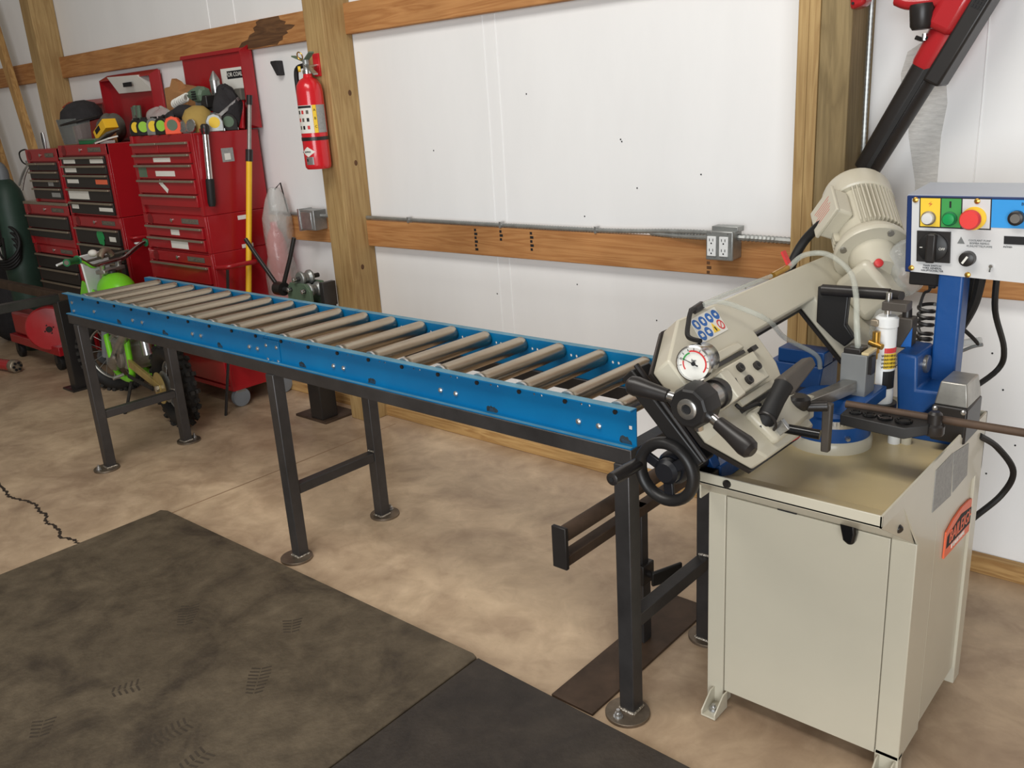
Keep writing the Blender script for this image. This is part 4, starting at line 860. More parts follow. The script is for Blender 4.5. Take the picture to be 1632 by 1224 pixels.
MB().tube([(X1+.006, .86, .79), (X1+.10, .87, .80), (X1+.11, .96, .802), (X1+.10, 1.04, .80), (X1+.006, 1.05, .79)], .013, 10, smooth=4).build('side_handle', 'chest_red', t)
MB().box((X1+.004, .86, .28), (X1+.10, 1.2, .30)).build('side_shelf', 'chest_red', t, bevel=.003)
MB().box((X0-.02, Y0, .10), (X1+.006, Y1, .125)).build('bottom_rail', 'chest_red', t, bevel=.003)
for x, y in ((X1-.02, Y0+.05), (X0+.04, Y0+.05), (X1-.02, Y1-.06), (X0+.04, Y1-.06)): caster(t, x, y, .11)
# middle stack with black drawers
X0, X1 = -4.79, -4.15
t = thing('tool_chest', 'red tool chest with black drawers and a face shield on top', 'tool chest', (X0+.32, Y0+.2, 1.02), G)
body(t, X0, X1, Y0, Y1, 1.022, 1.447); header(t, X0, X1, Y0, 1.385, 1.447)
for z0, z1, st_ in ((1.332, 1.378, ((.05, .33, .15, .65, PS), (.68, .97, .15, .65, PS))), (1.276, 1.327, ((.05, .32, .2, .7, PS),)), (1.193, 1.271, ((.05, .32, .35, .65, PS), (.72, .98, .3, .65, 'orange'))), (1.113, 1.188, ((.02, .5, .15, .8, PS),)), (1.035, 1.108, ((.04, .2, .4, .75, PS), (.68, .98, .3, .6, PS)))): drawer(t, X0+.03, X1-.03, Y0, z0, z1, 'drawer_black', st_)
lid(t, X0+.01, X1+.02, 1.232, 1.45, 1.845, .06)
MB().hexa([(-4.60, 1.20, 1.735), (-4.17, 1.20, 1.73), (-4.17, 1.235, 1.73), (-4.60, 1.235, 1.735)], [(-4.64, 1.16, 1.835), (-4.26, 1.16, 1.825), (-4.26, 1.235, 1.825), (-4.64, 1.235, 1.835)]).build('manual', PS, t); MB().box((-4.44, 1.155, 1.765), (-4.34, 1.162, 1.79)).build('manual_mark', 'ink', t)
t = thing('roller_cabinet', 'red rolling cabinet with black drawers and a green sticker', 'tool cabinet', (X0+.32, Y0+.2, 0), G)
body(t, X0-.012, X1+.012, Y0, Y1, .12, 1.02); header(t, X0, X1, Y0, .955, 1.015)
d = drawer(t, X0+.03, X1-.03, Y0, .852, .948, 'drawer_black', ((.78, .92, .25, .55, PS),))
MB().ball((X0+.37, Y0-.012, .898), .045, .0012, .042, lump=.22, seed=2).build('green_sticker', 'green_btn', d)
for z0, z1 in ((.75, .846), (.64, .744), (.53, .634), (.40, .524), (.27, .394), (.14, .264)): drawer(t, X0+.03, X1-.03, Y0, z0, z1, 'drawer_black')
MB().tube([(X1+.012, .88, .90), (X1+.06, .90, .90), (X1+.06, 1.12, .90), (X1+.012, 1.14, .90)], .010, 10, smooth=4).build('side_handle', 'chest_red', t)
for x, y in ((X1-.05, Y0+.06), (X0+.05, Y0+.06), (X1-.05, Y1-.06), (X0+.05, Y1-.06)): caster(t, x, y, .125)
# left stack
X0, X1 = -5.31, -4.83
t = thing('tool_chest', 'small red tool chest with black drawers beside the far post', 'tool chest', (X0+.24, Y0+.2, 1.09), G)
body(t, X0, X1, Y0, Y1, 1.092, 1.43); header(t, X0, X1, Y0, 1.352, 1.43)
xm_ = (X0+X1)/2-.06; drawer(t, X0+.025, xm_-.003, Y0, 1.296, 1.345, 'drawer_black'); drawer(t, xm_+.003, X1-.025, Y0, 1.296, 1.345, 'drawer_black')
for z0, z1, st_ in ((1.243, 1.291, ()), (1.190, 1.238, ((.6, .78, .2, .7, 'paper_grey'),)), (1.115, 1.185, ((.65, .95, .2, .6, 'paper_grey'),))): drawer(t, X0+.025, X1-.025, Y0, z0, z1, 'drawer_black', st_)
lid(t, X0-.13, X1+.02, 1.232, 1.435, 1.715, .05)
X0 = -5.53
t = thing('drawer_chest', 'red chest with black drawers under the small left chest', 'tool chest', (X0+.35, Y0+.2, .80), G)
body(t, X0, X1, Y0, Y1, .80, 1.09); header(t, X0, X1, Y0, 1.01, 1.075); MB().box((X0-.004, Y0-.004, 1.072), (X1, Y1, 1.091)).build('top_tray', 'trim_alu', t, bevel=.002)
for z0, z1 in ((.918, 1.002), (.855, .912)): drawer(t, X0+.03, X1-.03, Y0, z0, z1, 'drawer_black')
t = thing('roller_cabinet', 'red rolling cabinet with black drawers at the far left end', 'tool cabinet', (X0+.35, Y0+.2, 0), G)
body(t, X0+.02, X1, Y0, Y1, .12, .799); header(t, X0+.02, X1, Y0, .745, .797)
for z0, z1 in ((.645, .74), (.555, .64), (.46, .55), (.34, .455), (.14, .335)): drawer(t, X0+.05, X1-.03, Y0, z0, z1, 'drawer_black')
for x, y in ((X1-.05, Y0+.06), (X0+.07, Y0+.06), (X1-.05, Y1-.06), (X0+.07, Y1-.06)): caster(t, x, y, .125)

# ================================================================ things heaped on the chests
def tape(x, y, z, rot, bm_, lm, label, clip=True):
    t = thing('tape_measure', label, 'tape measure', (x, y, z), 'tape measures on the red chest')
    c, s = math.cos(rot), math.sin(rot); ux = V((c, s, 0)); uy = V((-s, c, 0)); uz = V((0, 0, 1)); o = V((x, y-.008, z))
    prof = [(-.043, 0), (.043, 0), (.043, .05), (.027, .08), (0, .09), (-.029, .08), (-.043, .055)]
    MB().prism([o+ux*a+uz*b-uy*.018 for a, b in prof], uy*.036).build('case', bm_, t, bevel=.004)
    MB().cyl(o+uz*.046-uy*.0195, o+uz*.046-uy*.018, .028, n=20).build('face_label', lm, t)
    MB().obox(o+ux*.043+uz*.008, ux*.004, uy*.01, uz*.006).build('hook_tab', 'zinc', t)
    MB().obox(o+uz*.090, ux*.014, uy*.010, uz*.005).build('lock_button', 'black_satin', t)
for a in ((-3.80, .885, 1.48, .35, 'black_satin', 'label_yellow', 'black tape measure with yellow label at the chest corner'),
          (-3.70, .875, 1.48, .6, 'black_rubber', 'tape_lime', 'black and orange tape measure with lime label'),
          (-3.60, .88, 1.48, .5, 'galv', 'label_yellow', 'chrome tape measure with round yellow dial'),
          (-3.51, .878, 1.48, .45, 'black_satin', 'tape_lime', 'black tape measure with lime label beside the orange one'),
          (-3.405, .88, 1.48, .7, 'tape_orange', 'tool_green', 'bright orange tape measure with grey face'),
          (-3.215, 1.005, 1.48, 1.0, 'galv', 'label_yellow', 'chrome tape measure with large yellow face on the chest edge'),
          (-3.222, 1.09, 1.48, 1.1, 'black_satin', 'tool_green', 'dark grey tape measure on the chest edge')): tape(*a)
o_ = bpy.data.objects['tape_measure.001']
for s in (-1, 1): MB().obox(V((-3.70, .857, 1.52))+V((.82, .56, 0))*.022*s, (.004, .003, 0), (-.002, .003, 0), (0, 0, .03)).build('orange_grip', 'tape_orange', o_)
def heap(name, label, cat, mat, blobs, group='heaped on the red chests'):
    mb = MB()
    for i, (c, r, sd) in enumerate(blobs): mb.ball(c, r[0], r[1], r[2], lump=.10, seed=sd, u=22, v=14)
    o = mb.build(name, mat); o.location = (0, 0, 0); return tag(o, label, cat, group)
heap('work_gloves', 'pair of dark work gloves lying on the tool chest', 'gloves', 'cloth_black', [((-3.57, .99, 1.54), (.10, .06, .065), 1), ((-3.51, 1.0, 1.58), (.10, .05, .045), 2), ((-3.63, .95, 1.53), (.05, .04, .05), 3)])
heap('plastic_bag', 'clear plastic bag of parts on the chest corner', 'bag', 'plastic_film', [((-3.76, 1.0, 1.55), (.09, .08, .075), 4)])
heap('tool_bag', 'black cloth tool bag behind the tan cap', 'bag', 'cloth_black', [((-3.27, 1.12, 1.585), (.075, .08, .11), 6), ((-3.30, 1.14, 1.67), (.05, .05, .045), 7)])
t = thing('paper_bag', 'brown paper bag crumpled behind the gloves', 'bag', (-3.72, 1.14, 1.48), 'heaped on the red chests')
MB().hexa([(-3.84, 1.08, 1.48), (-3.60, 1.08, 1.48), (-3.60, 1.20, 1.48), (-3.84, 1.20, 1.48)], [(-3.86, 1.10, 1.73), (-3.62, 1.09, 1.69), (-3.60, 1.19, 1.72), (-3.82, 1.20, 1.75)]).build('bag_body', 'kraft', t, bevel=.008)
MB().hexa([(-3.80, 1.10, 1.72), (-3.70, 1.10, 1.70), (-3.70, 1.16, 1.71), (-3.80, 1.17, 1.73)], [(-3.79, 1.12, 1.775), (-3.72, 1.11, 1.755), (-3.72, 1.14, 1.755), (-3.79, 1.15, 1.775)]).build('bag_fold', 'kraft', t)
t = thing('cap', 'tan cloth cap lying on the tool chest', 'cap', (-3.33, .98, 1.50), 'heaped on the red chests')
MB().lathe([(.082, 0), (.084, .03), (.074, .075), (.05, .105), (.012, .118)], (-3.335, .985, 1.50), (.1, -.25, 1), 24).build('crown', 'cloth_tan', t)
MB().ball((-3.335, 1.02, 1.52), .07, .045, .012).build('peak', 'cloth_tan', t)
MB().cyl((-3.335, .985, 1.48), (-3.335, .985, 1.505), .07, n=20).build('sweat_band', 'cloth_grey', t)
t = thing('safety_goggles', 'clear safety goggles in front of the tan cap', 'goggles', (-3.32, .90, 1.48), 'heaped on the red chests')
for dx in (-.035, .035): MB().torus((-3.31+dx, .895, 1.515), (0.2, -1, .2), .030, .006, 20, 8).build('rim', 'chrome', t); MB().lathe([(.028, 0), (.026, .006), (.01, .010)], (-3.31+dx, .897, 1.515), (0.2, -1, .2), 18).build('lens', 'visor', t)
MB().tube([(-3.375, .90, 1.515), (-3.385, .95, 1.50), (-3.37, 1.0, 1.49)], .004, 8, smooth=4).build('strap', 'chrome', t)
MB().box((-3.345, .885, 1.478), (-3.27, .915, 1.492)).build('nose_pad', 'visor', t)
t = thing('impact_driver', 'grey green power driver with a coiled white hose on the heap', 'power tool', (-3.45, 1.06, 1.60), 'heaped on the red chests')
MB().lathe([(.028, 0), (.042, .012), (.045, .07), (.036, .075), (.036, .11), (.028, .13), (.020, .16)], (-3.36, 1.06, 1.668), (-1, 0, .05), 8).build('motor_housing', 'tool_green', t, ang=20)
for i in range(4): MB().cyl((-3.385, 1.012, 1.65+.012*i), (-3.42, 1.012, 1.65+.012*i), .004, n=6).build('vent', 'ink', t)
MB().hexa([(-3.47, 1.05, 1.60), (-3.39, 1.05, 1.60), (-3.39, 1.10, 1.60), (-3.47, 1.10, 1.60)], [(-3.46, 1.05, 1.67), (-3.40, 1.05, 1.67), (-3.40, 1.10, 1.67), (-3.46, 1.10, 1.67)]).build('handle', 'grey_paint', t, bevel=.006)
MB().box((-3.385, 1.035, 1.60), (-3.325, 1.095, 1.665)).build('battery', 'black_satin', t, bevel=.006)
hx = []
for i in range(81): 
    a = i/80*14*math.pi; hx.append((-3.50-.15*i/80, 1.03+.018*math.cos(a), 1.665-.03*i/80+.018*math.sin(a)))
MB().tube(hx, .006, 6).build('coil_hose', PS, t); MB().box((-3.52, 1.03, 1.585), (-3.36, 1.11, 1.603)).build('foot', 'grey_paint', t)
t = thing('marking_cone', 'small silver funnel standing behind the power driver', 'funnel', (-3.42, 1.16, 1.70), 'heaped on the red chests')
MB().lathe([(.028, 0), (.024, .012), (.004, .05)], (-3.42, 1.16, 1.74), (0, 0, 1), 18).build('cone', 'galv', t); MB().cyl((-3.42, 1.16, 1.66), (-3.42, 1.16, 1.742), .026, n=16).build('spout', 'zinc', t)
t = thing('pipe_wrench', 'red pipe wrench resting against the open lid', 'wrench', (-3.2, 1.18, 1.50), 'heaped on the red chests')
MB().bar((-3.21, 1.15, 1.485), (-3.235, 1.20, 1.65), .03, .022).build('handle', 'chest_red', t, bevel=.004); MB().box((-3.265, 1.17, 1.63), (-3.205, 1.215, 1.69)).build('jaw', 'cloth_grey', t, bevel=.006); MB().cyl((-3.235, 1.16, 1.61), (-3.235, 1.21, 1.61), .018, n=12).build('adjust_nut', 'galv', t)
t = thing('open_wrench', 'bare steel open end wrench leaning on the heap', 'wrench', (-3.2, 1.05, 1.50), 'heaped on the red chests')
MB().bar((-3.205, 1.02, 1.555), (-3.21, 1.16, 1.64), .006, .018).build('shaft', 'zinc', t, bevel=.002); MB().torus((-3.206, 1.015, 1.55), (1, 0, 0), .014, .007, 16, 8).build('jaw', 'zinc', t)
# things on the middle chest
t = thing('face_shield', 'grinding face shield with dark crown on the black drawer chest', 'face shield', (-4.73, .98, 1.45), 'heaped on the red chests')
MB().lathe([(.125, 0), (.128, .05), (.105, .095), (.055, .125), (.01, .132)], (-4.72, 1.0, 1.575), (-.12, -.2, 1), 28).build('crown', 'cloth_black', t)
mb = MB(); k = 14
for i in range(k):
    t0, t1 = (math.radians(180+180*j/k) for j in (i, i+1)); f = lambda tt, z, r: V((-4.74+r*math.cos(tt), .985+r*math.sin(tt), z))
    mb.hexa([f(t0, 1.45, .115), f(t1, 1.45, .115), f(t1, 1.45, .112), f(t0, 1.45, .112)], [f(t0, 1.60, .135), f(t1, 1.60, .135), f(t1, 1.60, .132), f(t0, 1.60, .132)])
mb.build('visor', 'visor', t, smooth=False)
MB().torus((-4.73, .99, 1.585), (-.1, -.15, 1), .130, .008, 30, 8).build('brow_band', 'black_satin', t)
heap('rag_bundle', 'dark rag bundle beside the face shield', 'rags', 'cloth_grey', [((-4.53, 1.08, 1.53), (.10, .08, .085), 11), ((-4.47, 1.0, 1.485), (.06, .06, .045), 12)])
t = thing('yellow_box', 'yellow cardboard box tilted on the black drawer chest', 'box', (-4.33, .95, 1.45), 'heaped on the red chests')
MB().obox((-4.34, .95, 1.525), (.075, 0, .035), (0, .04, 0), (-.012, 0, .026)).build('carton', 'yellow', t, bevel=.002); MB().obox((-4.36, .909, 1.525), (.03, 0, .014), (0, .001, 0), (-.006, 0, .012)).build('print_patch', 'ink', t); MB().box((-4.36, .93, 1.447), (-4.30, .99, 1.51)).build('carton_foot', 'kraft', t)
t = thing('envelope', 'crumpled white paper envelopes in front of the yellow box', 'papers', (-4.25, .90, 1.45), 'heaped on the red chests')
MB().obox((-4.25, .90, 1.485), (.10, 0, .03), (0, .04, .01), (-.002, 0, .005)).build('sheet', 'cloth_grey', t); MB().obox((-4.22, .885, 1.468), (.09, 0, .012), (0, .03, .005), (-.002, 0, .004)).build('sheet', PS, t); MB().box((-4.30, .88, 1.446), (-4.19, .92, 1.464)).build('sheet', PS, t)
t = thing('green_case', 'flat green plastic case on the front edge of the chest', 'case', (-4.42, .89, 1.45), 'heaped on the red chests')
MB().box((-4.54, .862, 1.446), (-4.32, .92, 1.470)).build('case_body', 'green_dark', t, bevel=.004); MB().box((-4.54, .86, 1.468), (-4.32, .92, 1.478)).build('case_lid', 'tool_green', t, bevel=.003)
t = thing('knit_glove', 'green and grey work glove standing against the open lid', 'glove', (-4.35, 1.15, 1.45), 'heaped on the red chests')
MB().ball((-4.35, 1.16, 1.52), .05, .05, .075, lump=.1, seed=3).build('palm', 'cloth_grey', t)
for i in range(4): MB().tube([(-4.38+.022*i, 1.16, 1.57), (-4.385+.024*i, 1.165, 1.62+.01*(i % 2)), (-4.39+.026*i, 1.165, 1.645+.008*(i % 2))], .013, 8, smooth=3).build('finger', 'tool_green' if i % 2 else 'cloth_grey', t)
t = thing('pliers', 'long nose pliers standing in the left chest', 'pliers', (-5.1, .9, 1.43), 'heaped on the red chests')
for dx in (-.012, .012): MB().tube([(-5.13+dx*.4, .9, 1.42), (-5.13+dx, .9, 1.48), (-5.13+dx*.6, .9, 1.53)], .008, 8, smooth=4).build('handle', 'black_satin' if dx < 0 else 'zinc', t)
t = thing('hanging_pliers', 'long steel locking pliers hanging at the left chest corner', 'pliers', (-5.34, .86, 1.3), 'hand tools hung on the left chest')
MB().tube([(-5.318, .85, 1.33), (-5.36, .82, 1.26), (-5.40, .80, 1.17)], .008, 8, smooth=4).build('handle', 'zinc', t); MB().tube([(-5.318, .85, 1.34), (-5.40, .83, 1.28), (-5.46, .81, 1.20)], .007, 8, smooth=4).build('handle', 'galv', t); MB().obox((-5.325, .85, 1.34), (.02, 0, 0), (0, .012, 0), (0, 0, .02)).build('joint', 'galv', t, bevel=.004)
tag(MB().tube([(-5.312, .87, 1.41), (-5.36, .86, 1.43), (-5.44, .85, 1.41), (-5.42, .85, 1.35), (-5.318, .86, 1.32)], .005, 8, smooth=6).build('wire_loop', 'black_rubber'), 'bent black wire loop hung on the left chest', 'wire', 'hand tools hung on the left chest')
# hanging / leaning at the big chest
t = thing('breaker_bar', 'bright tube with black grip hung on the big chest side', 'bar tool', (-3.168, .90, 1.1))
MB().cyl((-3.165, .905, 1.47), (-3.165, .888, 1.24), .017, n=18).build('tube', 'chrome', t); MB().lathe([(.020, 0), (.022, .01), (.021, .12), (.016, .14)], (-3.165, .889, 1.25), (0, -.075, -1), 18).build('grip', 'black_rubber', t)
MB().lathe([(.014, 0), (.022, .02), (.022, .05), (.014, .06)], (-3.165, .905, 1.462), (0, .08, 1), 14).build('head', 'black_satin', t); MB().box((-3.19, .89, 1.475), (-3.15, .92, 1.50)).build('hanger', 'chest_red', t)
t = thing('telescopic_pole', 'yellow and silver telescopic pole leaning beside the big chest', 'pole', (-3.09, .86, 0))
pA, pB = V((-3.125, .93, .30)), V((-3.11, 1.16, 1.65)); pq = lambda k: pA+(pB-pA)*k
MB().cyl(pq(0), pq(.76), .0155, n=14).build('lower_tube', 'yellow', t); MB().cyl(pq(.76), pq(.985), .011, n=14).build('upper_tube', 'aluminium', t); MB().cyl(pq(.755), pq(.80), .019, n=12).build('lock_collar', 'black_satin', t); MB().cyl(pq(.965), pq(1.0), .015, n=12).build('tip', 'black_satin', t)
# bagged extinguisher on the wall
t = thing('bagged_extinguisher', 'red extinguisher wrapped in clear plastic hanging under the wall girt', 'fire extinguisher', (-2.95, 1.15, .5))
MB().lathe([(.045, 0), (.055, .01), (.055, .30), (.04, .36), (.02, .39), (.02, .42)], (-3.04, 1.15, .58), (0, 0, 1), 20).build('bottle', 'extinguisher_red', t)
mb = MB(); mb.lathe([(.045, 0), (.075, .04), (.082, .2), (.070, .30), (.080, .40), (.075, .5), (.06, .6), (.025, .66)], (-3.035, 1.145, .52), (.06, .02, 1), 22)
o = mb.build('plastic_wrap', 'plastic_film', t); MB().tube([(-3.0, 1.16, 1.17), (-3.0, 1.20, 1.20), (-3.0, 1.228, 1.02)], .004, 6).build('tie', 'black_satin', t)
for vv in o.data.vertices:
    s_ = math.sin(vv.co.z*38+vv.co.x*30)*.006; vv.co.x += s_; vv.co.y += s_*.5
# ---------------------------------------------------------------- fire extinguisher on the post
t = thing('fire_extinguisher', 'red fire extinguisher hanging on the timber post', 'fire extinguisher', (-2.428, 1.03, 1.29))
ec = V((-2.432, 1.036, 0))
sh = MB().lathe([(.053, 0), (.060, .008), (.0615, .02), (.0615, .345), (.057, .375), (.042, .398), (.022, .408), (.018, .43)], ec+V((0, 0, 1.288)), (0, 0, 1), 36).build('cylinder', 'extinguisher_red', t)
def ewrap(name, mat, z0, z1, a0, a1, r=.0619):
    a0 += 14; a1 += 14
    mb = MB(); k = max(12, int(abs(a1-a0)/7))
    for i in range(k):
        t0, t1 = (math.radians(a0+(a1-a0)*j/k) for j in (i, i+1)); f = lambda q, z, rr: ec+V((rr*math.cos(q), rr*math.sin(q), z))
        mb.hexa([f(t0, z0, r), f(t1, z0, r), f(t1, z0, r+.0006), f(t0, z0, r+.0006)], [f(t0, z1, r), f(t1, z1, r), f(t1, z1, r+.0006), f(t0, z1, r+.0006)])
    return mb.build(name, mat, sh, smooth=False)
# the label faces the camera side (about -37 degrees)
ewrap('instruction_label', PS, 1.452, 1.575, -130, -50); ewrap('instruction_band', 'label_yellow', 1.452, 1.575, -49, -33); ewrap('instruction_label', 'paper_grey', 1.452, 1.575, -32, 15)
ewrap('label_header', 'ink', 1.563, 1.573, -128, -54, .0626); ewrap('retaining_strap', 'black_satin', 1.418, 1.434, -180, 180, .0624)
for i, a in enumerate((-115, -95, -72)):
    for j in range(3):
        q = math.radians(a+14); n_ = V((math.cos(q), math.sin(q), 0)); tn = V((-n_.y, n_.x, 0)); MB().obox(ec+n_*.0628+V((0, 0, 1.545-.034*j)), tn*.006, V((0, 0, .008)), n_*.0003).build('pictogram', ('ink', 'sign_red', 'cloth_grey')[(i+j) % 3], sh, smooth=False)
for j, L2 in enumerate('ABC'):
    q = math.radians(-27); n_ = V((math.cos(q), math.sin(q), 0)); text(L2, 'lettering', 'ink', sh, ec+n_*.0630+V((0, 0, 1.553-.037*j)), (-n_.y, n_.x, 0), (0, 0, 1), .016)
q = math.radians(-78); n_ = V((math.cos(q), math.sin(q), 0)); tn = V((-n_.y, n_.x, 0)); c0 = ec+n_*.0618+V((0, 0, 1.368))
mb = MB(); k = 12
for i in range(k):
    pts4 = []
    for j in (i, i+1):
        w_ = -1+2*j/k; ang_ = q+w_*.60; hh = max(.0006, .023*(1-abs(w_))); n2_ = V((math.cos(ang_), math.sin(ang_), 0)); pts4.append((n2_, hh))
    (na, ha), (nb, hb_) = pts4
    mb.hexa([ec+na*.0617+V((0, 0, 1.368-ha)), ec+nb*.0617+V((0, 0, 1.368-hb_)), ec+nb*.0617+V((0, 0, 1.368+hb_)), ec+na*.0617+V((0, 0, 1.368+ha))], [ec+na*.0624+V((0, 0, 1.368-ha)), ec+nb*.0624+V((0, 0, 1.368-hb_)), ec+nb*.0624+V((0, 0, 1.368+hb_)), ec+na*.0624+V((0, 0, 1.368+ha))])
mb.build('brand_diamond', PS, sh, smooth=False)
text('AMEREX', 'lettering', 'ink', sh, c0+n_*.0012, tn, (0, 0, 1), .0095)
ewrap('serial_label', 'zinc', 1.31, 1.345, -105, -68); ewrap('serial_mark', 'ink', 1.325, 1.337, -102, -95, .0626)
vl = MB().cyl(ec+V((0, 0, 1.71)), ec+V((0, 0, 1.775)), .016, n=14).build('valve', 'galv', t)
MB().cyl(ec+V((0, 0, 1.712)), ec+V((0, 0, 1.728)), .021, n=16).build('valve_collar', 'chrome', vl)
MB().bar(ec+V((.01, -.01, 1.752)), ec+V((.10, -.03, 1.705)), .022, .006).build('lower_lever', 'zinc', vl); MB().bar(ec+V((-.09, .0, 1.795)), ec+V((.0, 0, 1.765)), .024, .006).build('upper_lever', 'tool_green', vl); MB().bar(ec+V((.0, 0, 1.77)), ec+V((.075, -.02, 1.80)), .024, .006).build('upper_lever', 'tool_green', vl)
MB().torus(ec+V((-.02, -.015, 1.79)), (0, 1, .3), .018, .003, 18, 6).build('pin_ring', 'brass', vl); MB().lathe([(.013, 0), (.013, .012)], ec+V((-.03, -.012, 1.735)), (-.6, -.8, 0), 14).build('pressure_dial', 'label_yellow', vl)
MB().tube([ec+V((-.015, 0, 1.75)), ec+V((-.07, -.005, 1.735)), ec+V((-.080, -.005, 1.66)), ec+V((-.073, -.005, 1.56)), ec+V((-.068, -.002, 1.46))], .011, 10, smooth=5).build('hose', 'black_rubber', t)
MB().box((-2.455, 1.092, 1.70), (-2.41, 1.102, 1.80)).build('wall_bracket', 'extinguisher_red', t, bevel=.002); MB().cyl((-2.43, 1.03, 1.74), (-2.43, 1.10, 1.75), .006, n=8).build('bracket_pin', 'zinc', t)
# black hook on the liner
t = thing('wall_hook', 'small black plastic holder on the white wall by the extinguisher', 'hook', (-2.955, 1.25, 1.73))
MB().hexa([(-2.955, 1.235, 1.735), (-2.925, 1.235, 1.735), (-2.925, 1.266, 1.735), (-2.955, 1.266, 1.735)], [(-2.985, 1.225, 1.80), (-2.93, 1.225, 1.805), (-2.93, 1.266, 1.805), (-2.985, 1.266, 1.80)]).build('pocket', 'cloth_black', t, bevel=.002); MB().box((-2.98, 1.2255, 1.799), (-2.934, 1.262, 1.806)).build('pocket_mouth', 'ink', t)
# ---------------------------------------------------------------- outlets and conduit
t = thing('outlet_box', 'galvanized box with two white duplex outlets on the girt', 'outlet', (-.4, 1.19, .965))
ob = MB().box((-.447, 1.165, .966), (-.348, 1.2258, 1.063)).build('box', 'galv', t, bevel=.004); MB().box((-.449, 1.155, .964), (-.346, 1.166, 1.065)).build('cover', 'galv', t, bevel=.004)
for x in (-.425, -.379):
    rc = MB().box((x-.017, 1.150, .978), (x+.017, 1.1555, 1.047)).build('receptacle', 'white_paint', t, bevel=.002)
    for z in (.995, 1.030):
        for dx in (-.007, .006): MB().box((x+dx-.0012, 1.1495, z), (x+dx+.0012, 1.1502, z+.009)).build('slot', 'ink', rc)
        MB().cyl((x, 1.1495, z-.007), (x, 1.1502, z-.007), .003, n=8).build('ground_hole', 'ink', rc)
for x, z in ((-.43, 1.058), (-.367, 1.058), (-.43, .971), (-.367, .971)): MB().lathe([(.004, 0), (.003, .002)], (x, 1.155, z), (0, -1, 0), 8).build('cover_screw', 'zinc', t)
MB().box((-.44, 1.18, 1.06), (-.34, 1.2258, 1.078)).build('back_flange', 'galv', t, bevel=.002)
t = thing('junction_box', 'galvanized junction box with blank cover left of the timber post', 'junction box', (-2.73, 1.2, .965))
MB().box((-2.79, 1.145, .968), (-2.67, 1.2258, 1.07)).build('box', 'galv', t, bevel=.004); MB().box((-2.80, 1.140, .962), (-2.785, 1.2258, 1.075)).build('side_ear', 'zinc', t, bevel=.001); MB().cyl((-2.80, 1.19, 1.01), (-2.806, 1.19, 1.01), .012, n=14).build('knockout', 'cloth_grey', t); MB().box((-2.775, 1.141, .975), (-2.69, 1.146, 1.06)).build('blank_cover', 'zinc', t, bevel=.002)
def flex(name, pts, r, label, pitch=.007):
    P = catmull(pts, 10); L3 = sum((P[i+1]-P[i]).length for i in range(len(P)-1)); n = max(8, int(L3/pitch)); out = []; acc = 0; i = 0
    for k in range(n+1):
        s_ = L3*k/n
        while i < len(P)-2 and acc+(P[i+1]-P[i]).length < s_: acc += (P[i+1]-P[i]).length; i += 1
        out.append(P[i].lerp(P[i+1], min(1, (s_-acc)/max(1e-6, (P[i+1]-P[i]).length))))
    o = MB().tube(out, [r if k % 2 else r*.80 for k in range(n+1)], 8).build(name, 'galv'); return tag(o, label, 'conduit', 'flexible conduit along the girts')
flex('flexible_conduit', [(-2.36, 1.232, 1.036), (-1.9, 1.233, 1.034), (-1.4, 1.232, 1.033), (-.9, 1.231, 1.034), (-.62, 1.225, 1.045), (-.44, 1.205, 1.05)], .0095, 'armoured flexible conduit running between the post and the outlet box')
flex('flexible_conduit', [(-.72, 1.231, 1.033), (-.60, 1.22, 1.030), (-.44, 1.195, 1.034)], .0095, 'short second armoured conduit joining the outlet box')
flex('flexible_conduit', [(-.35, 1.20, 1.04), (-.25, 1.218, 1.036), (-.105, 1.222, 1.032)], .013, 'armoured conduit from outlet box to the plank by the grey post')
flex('flexible_conduit', [(-3.9, 1.232, 1.034), (-3.3, 1.233, 1.036), (-2.78, 1.215, 1.036)], .0095, 'armoured conduit left of the blank junction box')
flex('flexible_conduit', [(-2.68, 1.19, 1.04), (-2.60, 1.215, 1.036), (-2.49, 1.222, 1.034)], .010, 'armoured conduit from junction box into the extinguisher post')
flex('flexible_conduit', [(.062, 1.20, 2.3), (.060, 1.198, 1.6), (.062, 1.20, 1.024)], .0075, 'armoured conduit running down beside the grey post')
cl_ = MB(); 
for x in (-2.05, -1.47, -.97, -.62): cl_.box((x-.005, 1.22, 1.022), (x+.005, 1.244, 1.048))
cl_.build('conduit_strap', 'zinc', bpy.data.objects['trim_6'])
# ---------------------------------------------------------------- leaf blower
t = thing('leaf_blower', 'red and black leaf blower hanging on the white wall', 'leaf blower', (.25, 1.15, 1.3))
bA, bB = V((.098, 1.13, 1.272)), V((.250, 1.15, 1.56)); bd = (bB-bA).normalized(); bs = bd.cross(V((0, 1, 0))).normalized()
MB().lathe([(.036, 0), (.038, .004), (.041, .20), (.043, .32), (.043, .34)], bA, bd, 28).build('blow_tube', 'black_satin', t)
MB().obox(bA+bd*.20-bs*.012-V((0, .038, 0)), bd*.18, bs*.006, (0, .006, 0)).build('tube_rib', 'black_plastic', t)
MB().lathe([(.044, 0), (.047, .01), (.052, .09), (.060, .15)], bA+bd*.31, bd, 28).build('collar', 'blower_red', t)
MB().obox(bA+bd*.46-V((0, .02, 0))-bs*.044, bd*.17, bs*.024, (0, .045, 0)).build('intake_guard', 'black_satin', t, bevel=.008)
for i in range(10):
    for j in range(4): MB().obox(bA+bd*(.50+.011*i)-V((0, .066, 0))-bs*(.032+.008*j), bd*.004, bs*.0025, (0, .001, 0)).build('vent_slot', 'ink', t)
MB().ball(bA+bd*.60+bs*.06, .085, .085, .105, R=bd.to_track_quat('Z', 'Y').to_matrix(), u=28, v=18).build('fan_housing', 'blower_red', t)
